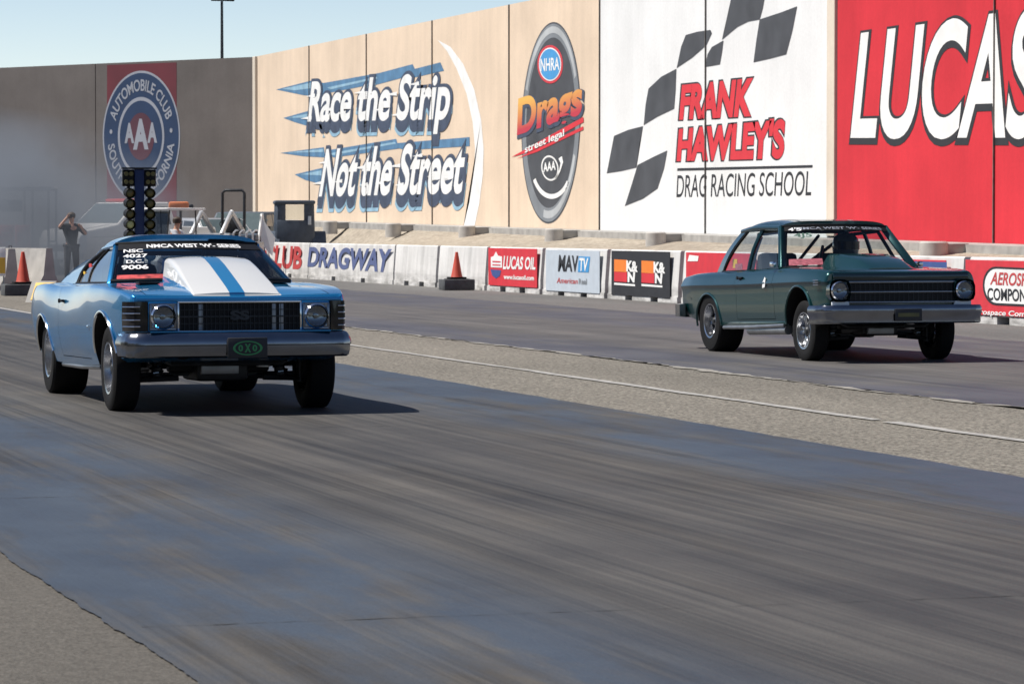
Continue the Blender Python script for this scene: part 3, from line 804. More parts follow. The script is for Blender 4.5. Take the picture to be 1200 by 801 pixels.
m.shapes('banner_logo', 'sign_black', [cap_pts(1152, 1238, 312, 357, 15)], 0)
m.shapes('banner_logo', 'sign_white', [cap_pts(1154.5, 1235, 314.5, 354.5, 14)], 1)
m.words('lettering', 'letter_red', [('AEROSPACE', (1161, 333.5), (1226, 336.2), (1226, 321), (1164, 318.5))], 2, .02)
m.words('lettering', 'sign_black', [('COMPONENTS', (1158, 351.5), (1229, 354.6), (1229, 340), (1158, 337))], 2, .02)
m.words('lettering', 'sign_white', [('Aerospace Components', (1136, 369.5), (1236, 374.6), (1236, 366.3), (1138, 361.5))], 0, .02)

SMOKE_D = .30

# added terrain, unseen behind and left of the camera, darkens the car reflections
rows = []
for k in range(121):
    a = math.radians(-42 - 205 * k / 120); r = 520 + 60 * math.sin(k * .35)
    h = 46 + 16 * math.sin(k * .23 + 1) + 9 * math.sin(k * .71) + random.uniform(-3, 3)
    rows.append([(math.sin(a) * (r + q * 130), math.cos(a) * (r + q * 130), hh) for q, hh in ((-.8, -1), (-.45, 6 + random.uniform(-1, 3)), (0, h * .62), (.5, h), (1.0, h * .7), (1.6, -1))])
pm('added_hill_dark', (.055, .058, .038), .95, var=.4, scale=.05)
b = MB(); b.grid(rows); o = b.build('added_hills', MAT['added_hill_dark'], smooth=80); tag(o, kind='structure')

# added bank, out of view, shaped to put a dark band in car-side reflections
rows = []
for k in range(60):
    y = -60 + 2.2 * k; h = 6.5 + 1.1 * math.sin(k * .31) + .7 * math.sin(k * 1.1) + random.uniform(-.5, .5)
    rows.append([(-13 + random.uniform(-.3, .3), y, -.02), (-15.5, y, h * .45 + random.uniform(-.3, .3)), (-18, y, h * .85 + random.uniform(-.3, .3)), (-21, y, h), (-27, y, h * .9), (-36, y, -.02)])
pm('added_bank_dark', (.06, .058, .034), .95, var=.45, scale=.8)
b = MB(); b.grid(rows); o = b.build('added_embankment', MAT['added_bank_dark'], smooth=60); tag(o, kind='structure')
# ------------------------------------------------------------------ cars
pm('lamp_bowl', (.30, .31, .33), .12, 1.0, var=.2); pm('decal_band', (.50, .06, .06), .5, var=.75, scale=14)
glass('sky_glass', (.70, .76, .80), .38)
paint('blue_paint', (.012, .23, .52), .6, .27)
striped('blue_striped_paint', (.012, .225, .50), (.70, .70, .68), .06, .345)
paint('green_paint', (.0035, .048, .050), .55, .27)
MAT['green_paint'].node_tree.nodes['Principled BSDF'].inputs['Coat Weight'].default_value = .75
paint('green_dark_paint', (.0025, .018, .02), .25, .2)

def interp(ys, ctrl):
    """smooth monotone curve through (y, value) controls"""
    x = np.array([c[0] for c in ctrl], float); f = np.array([c[1] for c in ctrl], float)
    h = np.diff(x); d = np.diff(f) / h; n = len(x); mm = np.zeros(n)
    for i in range(1, n - 1):
        if d[i - 1] * d[i] > 0:
            w1, w2 = 2 * h[i] + h[i - 1], h[i] + 2 * h[i - 1]; mm[i] = (w1 + w2) / (w1 / d[i - 1] + w2 / d[i])
    mm[0], mm[-1] = d[0], d[-1]
    out = []
    for y in ys:
        k = int(min(max(np.searchsorted(x, y) - 1, 0), n - 2)); t = (y - x[k]) / h[k]
        out.append((2*t**3-3*t**2+1)*f[k] + (t**3-2*t**2+t)*h[k]*mm[k] + (-2*t**3+3*t**2)*f[k+1] + (t**3-t**2)*h[k]*mm[k+1])
    return out

def section(pts, sharp, n=4):
    """round a section polyline except at its sharp points"""
    out = []; runs = []; s = 0
    for i in range(1, len(pts)):
        if sharp[i] or i == len(pts) - 1: runs.append(pts[s:i + 1]); s = i
    for r in runs:
        k = len(r)
        for i in range(k - 1):
            p0 = r[i - 1] if i > 0 else 2 * r[0] - r[1]; p1, p2 = r[i], r[i + 1]; p3 = r[i + 2] if i + 2 < k else 2 * r[-1] - r[-2]
            for q in range(n):
                t = q / n
                out.append(0.5 * ((2 * p1) + (p2 - p0) * t + (2 * p0 - 5 * p1 + 4 * p2 - p3) * t * t + (3 * p1 - p0 - 3 * p2 + p3) * t ** 3))
    out.append(pts[-1]); return out

def body_solid(st, X, Z, sharp, ny, n=4):
    ys = list(np.linspace(st[0], st[-1], ny))
    ys = [st[0], st[0] + .012, st[0] + .03] + [y for y in ys if st[0] + .04 < y < st[-1] - .04] + [st[-1] - .03, st[-1] - .012, st[-1]]
    xs = [interp(ys, list(zip(st, c))) for c in X]; zs = [interp(ys, list(zip(st, c))) for c in Z]
    rings = []
    for i, y in enumerate(ys):
        e = {0: .022, 1: .007, 2: .0015}.get(i, {len(ys) - 1: .03, len(ys) - 2: .010, len(ys) - 3: .002}.get(i, 0))
        half = section([np.array((max(0, xs[j][i] - (e if xs[j][i] > .3 else 0)), zs[j][i] - (e if j > len(X) - 5 else (-e * .3 if j < 2 else 0)))) for j in range(len(X))], sharp, n)
        rings.append([V((p[0], y, p[1])) for p in half] + [V((-p[0], y, p[1])) for p in half[-2::-1]])
    b = MB(); b.loft(rings)
    bmesh.ops.recalc_face_normals(b.bm, faces=b.bm.faces)
    return b

def boolean(b, mats, cutters):
    """cut wheel wells; the cut faces take the cutter's material"""
    me = bpy.data.meshes.new('solid'); b.bm.to_mesh(me); b.bm.free()
    for m in as_list(mats): me.materials.append(m)
    o = bpy.data.objects.new('solid', me); COL.objects.link(o); cs = []
    for c in cutters:
        bmesh.ops.recalc_face_normals(c.bm, faces=c.bm.faces)
        cm = bpy.data.meshes.new('cut'); c.bm.to_mesh(cm); c.bm.free(); cm.materials.append(MAT['black_plastic'])
        co = bpy.data.objects.new('cut', cm); COL.objects.link(co); cs.append(co)
        md = o.modifiers.new('cut', 'BOOLEAN'); md.operation = 'DIFFERENCE'; md.solver = 'EXACT'; md.object = co; md.material_mode = 'TRANSFER'
    bpy.context.view_layer.update()
    r = bpy.data.meshes.new_from_object(o.evaluated_get(bpy.context.evaluated_depsgraph_get()))
    names = [m.name if m else '' for m in r.materials]
    bm = bmesh.new(); bm.from_mesh(r)
    well = names.index('black_plastic') if 'black_plastic' in names else 1
    for f in bm.faces: f.material_index = 1 if f.material_index == well else 0
    for c in cs + [o]: bpy.data.objects.remove(c)
    bpy.data.meshes.remove(r)
    return bm

def cut(bm, co, no):
    bmesh.ops.bisect_plane(bm, geom=list(bm.verts) + list(bm.edges) + list(bm.faces), dist=1e-5, plane_co=co, plane_no=no)

def extract(bm, pred):
    """faces for which pred(centre, normal) is true, as a new bmesh; they leave bm"""
    fs = [f for f in bm.faces if pred(f.calc_center_median(), f.normal)]
    nb = bmesh.new(); mp = {}
    for f in fs:
        vs = []
        for v in f.verts:
            if v not in mp: mp[v] = nb.verts.new(v.co)
            vs.append(mp[v])
        try: g = nb.faces.new(vs); g.material_index = f.material_index
        except ValueError: pass
    bmesh.ops.delete(bm, geom=fs, context='FACES')
    return nb

def patch(c00, c10, c11, c01, nu, nv, bulge, edge_bulge=None):
    """bent four-sided sheet: returns P(s, t)"""
    c00, c10, c11, c01 = map(V, (c00, c10, c11, c01)); bg = V(bulge)
    def P(s, t):
        p = (c00 * (1 - s) + c10 * s) * (1 - t) + (c01 * (1 - s) + c11 * s) * t
        return p + bg * (4 * s * (1 - s)) + (V(edge_bulge) * (4 * t * (1 - t)) if edge_bulge else V())
    return P
def pgrid(P, nu, nv): return [[P(i / nu, j / nv) for j in range(nv + 1)] for i in range(nu + 1)]

def on_patch(P, s0, s1, t0, t1, off, slant=0.0):
    def f(x, y):
        s = s0 + (s1 - s0) * x + slant * y; t = t0 + (t1 - t0) * y; e = .01
        n = (P(s + e, t) - P(s - e, t)).cross(P(s, t + e) - P(s, t - e)).normalized()
        if n.y > 0.2: n = -n
        return P(s, t) + n * off
    return f

def wheel(parent, x, y, r, w, rim_r, side, mat_rim='alloy', spokes=5, blue=False):
    """side = -1 towards the left of the picture; a group of tyre, rim and hub under the car"""
    o = bpy.data.objects.new('wheel', None); COL.objects.link(o); o.parent = parent; o.location = (x, y, r - .004)
    h = w / 2; ax = (side, 0, 0)
    b = MB(); b.lathe([(rim_r - .005, -h * .86), (rim_r + .012, -h), (r * .80, -h * 1.06), (r * .93, -h * 1.02), (r * .985, -h * .90), (r, -h * .72), (r, h * .72), (r * .985, h * .90), (r * .93, h * 1.02), (r * .80, h * 1.06), (rim_r + .012, h), (rim_r - .005, h * .86)], (0, 0, 0), ax, 48)
    b.build('tyre', MAT['rubber'], o)
    b = MB(); b.lathe([(rim_r + .006, h * .98), (rim_r + .004, h * 1.02), (rim_r - .012, h * .98), (rim_r - .016, h * .5), (rim_r - .03, h * .1), (rim_r * .45, h * .02), (.06, h * .1)], (0, 0, 0), ax, 40)
    b.lathe([(rim_r - .005, h * .98), (rim_r - .005, -h * .98)], (0, 0, 0), ax, 40)
    for k in range(spokes):
        for dlt in (-.16, .16):
            a = 2 * PI * k / spokes + dlt
            p0 = V((side * h * .30, .05 * math.cos(a), .05 * math.sin(a))); p1 = V((side * h * .42, (rim_r - .03) * math.cos(a), (rim_r - .03) * math.sin(a)))
            b.beam(p0, p1, .035, .03, (1, 0, 0), .006)
    rim = b.build('rim', MAT[mat_rim], o)
    b = MB(); b.lathe([(.07, h * .2), (.07, h * .5), (.045, h * .56), (.03, h * .75), (0, h * .78)], (0, 0, 0), ax, 20); b.build('hub', MAT['dark_steel'], rim)
    return o

def cyl_cut(x0, x1, y, z, r, sy=1.0, seg=56):
    b = MB(); b.lathe([(0, x0), (r, x0), (r, x1), (0, x1)], (0, 0, 0), (1, 0, 0), seg)
    b.map(lambda c: V((c.x, y + c.y * sy, z + c.z)))
    return b

def tilt_fn(y0, ang):
    c, s = math.cos(ang), math.sin(ang)
    return lambda p: V((p[0], y0 + (p[1] - y0) * c + (p[2]) * s, (p[2]) * c - (p[1] - y0) * s))

def make_car(P):
    root = thing('drag_car', P['loc'], P['label'], 'car', 'drag cars on the strip', P.get('rz', 0))
    T = tilt_fn(P['axle'], P['tilt']); T0 = T
    def fin(b, name, mats, parent=root, smooth=35):
        b.map(T); return b.build(name, [MAT[k] for k in as_list(mats)], parent, smooth)
    pnt = P['paint']; wb = P['axle']; st = P['st']; W = P['X']; Zs = P['Z']
    solid = body_solid(st, W, Zs, P['sharp'], 84)
    cuts = []
    for s in (-1, 1):
        a, b_ = (.50, 1.2) if s > 0 else (-1.2, -.50)
        cuts += [cyl_cut(a, b_, P['arch_f'][0], P['arch_f'][1], P['arch_f'][2], P['arch_f'][3]), cyl_cut(a, b_, P['arch_r'][0], P['arch_r'][1], P['arch_r'][2], P['arch_r'][3])]
    bm = boolean(solid, MAT[pnt], cuts)
    cy0, cy1 = P['cabin']; cx = P['cabin_x']
    d0, d1, dz = P['door']; h0, h1, hx = P['hood']; t0, t1 = P['trunk']; g = .003
    for y in (d0, d1, h0, h1, t0, t1, cy0, cy1):
        if y in (cy0, cy1): cut(bm, (0, y, 0), (0, 1, 0))
        else: cut(bm, (0, y - g, 0), (0, 1, 0)); cut(bm, (0, y + g, 0), (0, 1, 0))
    for x in (hx, -hx): cut(bm, (x - g, 0, 0), (1, 0, 0)); cut(bm, (x + g, 0, 0), (1, 0, 0))
    for x in (cx, -cx): cut(bm, (x, 0, 0), (1, 0, 0))
    cut(bm, (0, 0, dz - g), (0, 0, 1)); cut(bm, (0, 0, dz + g), (0, 0, 1))
    bmesh.ops.recalc_face_normals(bm, faces=bm.faces)
    extract(bm, lambda c, n: n.z > .3 and c.z > .72 and abs(c.x) < cx and cy0 < c.y < cy1)
    hood = extract(bm, lambda c, n: n.z > .5 and c.z > .72 and abs(c.x) < hx - g and h0 + g < c.y < h1 - g)
    trunk = extract(bm, lambda c, n: n.z > .5 and c.z > .72 and abs(c.x) < hx - g and t0 + g < c.y < t1 - g)
    doors = {s: extract(bm, lambda c, n: s * c.x > .74 and d0 + g < c.y < d1 - g and c.z > dz + g and s * n.x > .02) for s in (-1, 1)}
    def gap(c, n):
        if n.z > .5 and c.z > .72 and abs(c.x) < hx + g:
            for a, b2 in ((h0, h1), (t0, t1)):
                if a - g < c.y < b2 + g and (abs(c.y - a) < g or abs(c.y - b2) < g or abs(abs(c.x) - hx) < g): return True
        if abs(c.x) > .74 and d0 - g < c.y < d1 + g and c.z > dz - g and n.x * c.x > 0 and (abs(c.y - d0) < g or abs(c.y - d1) < g or abs(c.z - dz) < g): return True
        return False
    extract(bm, gap)
    body = fin(MB(bm), 'body', [pnt, 'black_plastic'], smooth=28)
    hood_o = fin(MB(hood), 'hood', P['hood_paint'], smooth=40)
    fin(MB(trunk), 'boot_lid', pnt, smooth=40)
    door_o = {}
    for s in (-1, 1):
        door_o[s] = fin(MB(doors[s]), 'door', pnt, smooth=28)
        b = MB(); hx_, hy, hz = P['handle']; b.box((s * hx_, hy, hz), (.03, .15, .022), bev=.008); b.box((s * (hx_ + .012), hy + .05, hz), (.02, .03, .035), bev=.006); fin(b, 'handle', P.get('handle_mat', 'chrome'), door_o[s])
    # dark floor and firewall so that nothing shines through the cabin
    b = MB(); b.bbox((-.70, cy0 - .05, .30), (.70, cy1 + .1, .34)); b.bbox((-.70, cy0 - .06, .30), (.70, cy0 - .02, .86)); b.bbox((-.70, cy1 + .02, .3), (.70, cy1 + .06, .86))
    for s in (-1, 1): b.bbox((s * .70, cy0, .3), (s * .735, cy1, .86))
    fin(b, 'cabin_lining', 'black_plastic')
    # greenhouse
    G = P['gh']; A0, A1 = V(G['A0']), V(G['A1']); R1, R2 = V(G['R1']), V(G['R2']); C0 = V(G['C0'])
    mx = lambda p: V((-p[0], p[1], p[2]))
    bow = G['bow']
    ws = patch(mx(A0), A0, A1, mx(A1), 16, 8, (0, -bow, .012), (0, -.012, .012))
    b = MB(); b.grid(pgrid(ws, 18, 8)); ws_o = fin(b, 'windshield', P['glass'], smooth=80)
    for wd in P['decals']:
        b = MB(); put_text(b, wd[0], on_patch(ws, *wd[1:5], .006, wd[6] if len(wd) > 6 else 0), wd[7] if len(wd) > 7 else .03)
        fin(b, 'windshield_lettering', wd[5], ws_o, None)
    for q in P.get('ws_band', []):
        b = MB(); b.grid([[on_patch(ws, q[0], q[1], q[2], q[3], .004)(i / 20, j / 3) for j in range(4)] for i in range(21)]); fin(b, 'windshield_band', q[4], ws_o, 80)
    C1 = R2
    bw = patch(mx(C0), C0, C1, mx(C1), 16, 8, (0, .10, .02), (0, .03, .03))
    b = MB(); b.grid(pgrid(bw, 16, 8)); fin(b, 'rear_window', 'clear_glass', smooth=80)
    # roof skin with a rolled edge
    ny = 14; rows = []
    ysr = [A1.y + (R2.y - A1.y) * i / ny for i in range(ny + 1)]
    def roof_pt(i, f):
        t = i / ny
        xe = interp([t], [(0, A1.x), (G['rm'], R1.x), (1, R2.x)])[0]; ze = interp([t], [(0, A1.z), (G['rm'], R1.z), (1, R2.z)])[0]
        cr = interp([t], [(0, G['crown'] * .75), (.45, G['crown']), (1, G['crown'] * .55)])[0]
        yb = (-bow * (1 - f * f) * (1 - t) ** 2 + .10 * (1 - f * f) * t ** 2)
        return V((f * xe * 1.0, ysr[i] + yb, ze + cr * (1 - abs(f) ** G['rp']) ** .58))
    fs = [math.sin(PI / 2 * k / 12) * (1 if True else 0) for k in range(-12, 13)]
    b = MB(); b.slab([[roof_pt(i, f) for f in fs] for i in range(ny + 1)], (0, 0, -.035)); roof = fin(b, 'roof', P['roof_paint'], smooth=50)
    # pillars
    for s in (-1, 1):
        f = (lambda p: V(p)) if s > 0 else mx
        a0, a1 = f(A0 + V((.006, .01, -.03))), f(A1 + V((-.012, .02, -.012)))
        b = MB(); b.beam(a0, a1, P.get('pillar_w', .036), .05, (0, 1, .4), .010); fin(b, 'windshield_pillar', P['pillar_paint'])
        # rail above the side glass
        pts = [f(roof_pt(i, 1.0) + V((.004, 0, -.012))) for i in range(ny + 1)]
        b = MB(); b.tube(pts, P.get('rail_r', .019), 8); fin(b, 'roof_rail', pnt)
        # sail panel
        S0, S1 = V(G['S0']), V(G['S1'])
        def sail(u, v):
            lo = S0 * (1 - u) + (C0 + V((.005, 0, -.02))) * u; hi = S1 * (1 - u) + (R2 + V((.005, 0, .005))) * u
            p = lo * (1 - v) + hi * v
            cv = G['sail_curve']
            return p + V((.030 * math.sin(PI * v) + .0, cv * math.sin(PI * v) * (1 - u) + G['sail_rear'] * math.sin(PI * v) * u, 0))
        b = MB(); b.slab([[f(sail(i / 8, j / 10)) for j in range(11)] for i in range(9)], (-s * .03, 0, 0)); fin(b, 'sail_panel', pnt, smooth=50)
        # side glass with dark seals
        W0, W1 = A0 + V((-.005, P.get('side_gap', .10), -.02)), A1 + V((-.006, P.get('side_gap', .10) * .6 - .01, -.012))
        def side(u, v):
            lo = W0 * (1 - u) + S0 * u; hi = W1 * (1 - u) + (S1 + V((-.006, 0, -.008))) * u
            p = lo * (1 - v) + hi * v
            return p + V((.022 * math.sin(PI * v) - .012, G['sail_curve'] * math.sin(PI * v) * u, 0))
        sp = G['split']
        b = MB(); b.grid([[f(side(.02 + (sp - .035) * i / 8, j / 8)) for j in range(9)] for i in range(9)]); fin(b, 'door_window', P.get('side_glass', P['glass']), door_o[s], 80)
        b = MB(); b.grid([[f(side(sp + .015 + (.985 - sp - .015) * i / 8, j / 8)) for j in range(9)] for i in range(9)]); fin(b, 'quarter_window', P.get('quarter_glass', P['glass']), None or root, 80)
        b = MB(); b.tube([f(side(sp, j / 8) + V((.004, 0, 0))) for j in range(9)], G['post'], 8); fin(b, 'window_post', P['post_paint'])
        b = MB(); b.tube([f(side(.99, j / 8) + V((.004, -.008, 0))) for j in range(9)] , .016, 8); b.tube([f(side(i / 10, .985)) for i in range(11)], .011, 8); b.tube([f(side(i / 10, .005) + V((.012, 0, 0))) for i in range(11)], .010, 8); fin(b, 'window_seal', 'black_plastic')
        b = MB(); b.tube([f(side(i / 10, 0) + V((.03, 0, -.012))) for i in range(11)], .008, 6); fin(b, 'belt_trim', 'chrome')
        # mirror on the driver's side
    wc = MB(); q0, q1 = mx(A0) + V((.02, -.03, -.015)), A0 + V((-.02, -.03, -.015))
    wc.tube([ws(k / 12, -.015) for k in range(13)], .014, 8); wc.tube([ws(k / 12, 1.0) + V((0, 0, .004)) for k in range(13)], .012, 8); fin(wc, 'windshield_seal', 'black_plastic')
    # inside: dash, seats, wheel, cage
    b = MB(); b.box((0, A0.y + .16, A0.z - .06), (1.36, .34, .16), bev=.04); fin(b, 'dashboard', 'black_plastic')
    for s in (-1, 1):
        b = MB(); b.box((s * .36, 1.55, .52), (.5, .5, .16), bev=.04); b.box((s * .36, 1.84, .80), (.46, .14, .62), rot=Matrix.Rotation(-.2, 3, 'X'), bev=.05); fin(b, 'seat', 'black_cloth')
    b = MB(); b.lathe([(.165, -.012), (.178, 0), (.165, .012), (.152, 0), (.165, -.012)], (.36, A0.y + .46, A0.z - .01), (0, .93, .36), 28); b.beam((.20, A0.y + .46, A0.z - .01), (.52, A0.y + .46, A0.z - .01), .03, .012); fin(b, 'steering_wheel', 'black_plastic')
    hoop_y = P['cage_y']; hz = R1.z - .05; hx2 = R1.x - .05
    b = MB(); b.tube([(-hx2 - .1, hoop_y, .34), (-hx2 - .06, hoop_y, .9), (-hx2 + .02, hoop_y, hz - .05), (-hx2 + .1, hoop_y, hz), (hx2 - .1, hoop_y, hz), (hx2 - .02, hoop_y, hz - .05), (hx2 + .06, hoop_y, .9), (hx2 + .1, hoop_y, .34)], .021, 8)
    for s in (-1, 1):
        b.tube([(s * (hx2 - .02), hoop_y, hz - .03), (s * (A1.x - .07), A1.y + .06, A1.z - .05), (s * (A0.x - .08), A0.y + .16, A0.z - .06), (s * (A0.x - .1), A0.y + .2, .4)], .021, 8)
        b.tube([(s * (hx2 - .05), hoop_y, hz - .06), (s * .5, cy1 - .15, .6)], .021, 8)
    b.tube([(-.66, hoop_y, .5), (hx2 - .08, hoop_y, hz - .03)], .021, 8); b.tube([(-.64, hoop_y, .78), (.64, hoop_y, .78)], .021, 8)
    for a, c in P.get('cage_extra', []): b.tube([a, c], .019, 8)
    fin(b, 'roll_cage', P['cage_mat'])
    # wheels
    for s in (-1, 1):
        wheel(root, s * P['wf'][0], 0, P['wf'][1], P['wf'][2], P['wf'][3], s)
        wheel(root, s * P['wr'][0], wb, P['wr'][1], P['wr'][2], P['wr'][3], s)
    # underneath: frame, sump, suspension, axle, exhaust
    b = MB()
    for s in (-1, 1): b.beam((s * .40, -.70, .42), (s * .40, -.1, .34), .07, .10); b.beam((s * .40, -.1, .34), (s * .46, 1.0, .27), .08, .10); b.beam((s * .46, 1.0, .27), (s * .46, 2.4, .27), .08, .10)
    b.box((0, .0, .30), (.80, .16, .12), bev=.02); b.box((0, 1.5, .27), (.9, .12, .08)); b.bbox((-.62, -.55, .62), (.62, -.45, .80)); fin(b, 'chassis_frame', 'black_plastic')
    b = MB(); b.box((0, .12, .28), (.42, .62, .22), bev=.04); b.box((0, .05, .55), (.5, .6, .34), bev=.05); b.lathe([(.0, 0), (.16, 0), (.16, .05), (0, .05)], (0, -.36, .5), (0, 1, 0), 24); b.tube([(0, .5, .36), (0, 1.0, .33), (0, 1.4, .34)], [.16, .13, .09], 12); fin(b, 'engine', 'dark_steel')
    b = MB()
    for s in (-1, 1):
        b.tube([(s * .26, .1, .60), (s * .36, .2, .46), (s * .38, .5, .26), (s * .36, .9, .20)], .035, 8); b.tube([(s * .26, .28, .60), (s * .40, .3, .42), (s * .40, .6, .24), (s * .36, .9, .20)], .035, 8); b.tube([(s * .36, .9, .2), (s * .36, 1.35, .2)], .055, 10)
        b.tube([(s * .26, -.08, .60), (s * .44, .02, .44), (s * .42, .4, .27), (s * .36, .9, .21)], .030, 8)
    fin(b, 'exhaust_header', 'steel')
    for s in (-1, 1):
        b = MB(); b.tube([(s * .34, -.12, .25), (s * (P['wf'][0] - .10), 0, P['wf'][1] - .10)], .022, 8); b.tube([(s * .34, .14, .25), (s * (P['wf'][0] - .10), 0, P['wf'][1] - .10)], .022, 8); b.tube([(s * .42, -.08, .50), (s * (P['wf'][0] - .11), 0, P['wf'][1] + .10)], .02, 8)
        b.tube([(s * (P['wf'][0] - .10), 0, P['wf'][1] - .13), (s * (P['wf'][0] - .10), 0, P['wf'][1] + .13)], .035, 8)
        b.tube([(s * .5, -.02, .24 + .012 * 1), (s * .46, -.02, .58)], .045, 10)
        b.lathe([(0, -.02), (.13, -.02), (.13, .02), (0, .02)], (s * (P['wf'][0] - .09), 0, P['wf'][1]), (1, 0, 0), 20)
        b.build('front_suspension', MAT['dark_steel'], root)
    b = MB(); b.tube([(-P['wf'][0] + .12, .16, .27), (P['wf'][0] - .12, .16, .27)], .016, 8); b.build('tie_rod', MAT['steel'], root)
    b = MB(); b.tube([(-.50, -.30, .40), (-.44, -.34, .37), (.44, -.34, .37), (.50, -.30, .40)], .018, 8); b.build('anti_roll_bar', MAT['dark_steel'], root)
    b = MB(); b.lathe([(0, 0), (.055, 0), (.055, .14), (0, .14)], (.30, -.28, .34), (0, 0, 1), 16); b.build('oil_filter', MAT['silver_paint'], root)
    b = MB(); b.box((-.05, -.30, .33), (.30, .05, .09), bev=.01); b.build('oil_cooler', MAT['steel'], root)
    for s in (-1, 1):
        b = MB(); pts = [(s * .50 + .055 * math.cos(q * .7), -.02 + .055 * math.sin(q * .7), .26 + .30 * q / 60) for q in range(61)]; b.tube(pts, .009, 6); b.build('coil_spring', MAT['bumper_metal'], root)
    b = MB(); b.tube([(-P['wr'][0] + .1, wb, P['wr'][1]), (P['wr'][0] - .1, wb, P['wr'][1])], .05, 12); b.lathe([(0, -.16), (.1, -.14), (.15, -.05), (.15, .05), (.1, .12), (0, .14)], (0, wb, P['wr'][1]), (0, 1, 0), 20); b.build('rear_axle', MAT['black_plastic'], root)
    for s in (-1, 1):
        b = MB(); b.tube([(s * .84, .46, P['sill_z'] + .004), (s * .85, 1.4, P['sill_z'] - .012), (s * .845, 2.32, P['sill_z'] - .012)], .022, 8); fin(b, 'sill_trim', 'steel')
    return root, fin, ws_o, hood_o, door_o

def lamp(fin, x, y, z, r, bez=None, mat_b='chrome'):
    b = MB()
    b.lathe([(r * 1.22, .0), (r * 1.22, .03), (r * 1.08, .045), (r * 1.0, .015)], (x, y + .03, z), (0, -1, 0), 32); hl = fin(b, 'headlight', mat_b)
    b = MB(); b.lathe([(r * 1.02, .0), (r * .9, .022), (r * .5, .038), (0, .042)], (x, y + .028, z), (0, -1, 0), 32); fin(b, 'lens', 'clear_glass', hl)
    b = MB(); b.lathe([(r, .014), (r * .86, .004), (r * .55, -.005), (r * .26, -.007), (r * .24, .008), (.0, .011)], (x, y + .026, z), (0, -1, 0), 32); fin(b, 'reflector', 'lamp_bowl', hl)
    return hl

def sweep_bumper(path, prof, close=True):
    """path: (x, y) left to right; prof: (outward, z)"""
    rings = []; n = len(path)
    for i, p in enumerate(path):
        a, c = path[max(i - 1, 0)], path[min(i + 1, n - 1)]
        t = V((c[0] - a[0], c[1] - a[1], 0)).normalized(); nn = V((t.y, -t.x, 0))
        rings.append([V((p[0], p[1], 0)) + nn * o + V((0, 0, z)) for o, z in prof])
    b = MB(); b.loft(rings); return b

m_, nt_, N_, L_, b_ = nodes_of('headlamp_glass'); MAT['headlamp_glass'] = m_
b_.inputs['Base Color'].default_value = (.55, .58, .6, 1); b_.inputs['Roughness'].default_value = .06; b_.inputs['Transmission Weight'].default_value = .55; b_.inputs['Coat Weight'].default_value = 1
nz_ = N_.new('ShaderNodeTexNoise'); nz_.inputs['Scale'].default_value = 60; bp2 = N_.new('ShaderNodeBump'); bp2.inputs['Strength'].default_value = .15; L_.new(nz_.outputs['Fac'], bp2.inputs['Height']); L_.new(bp2.outputs[0], b_.inputs['Normal'])

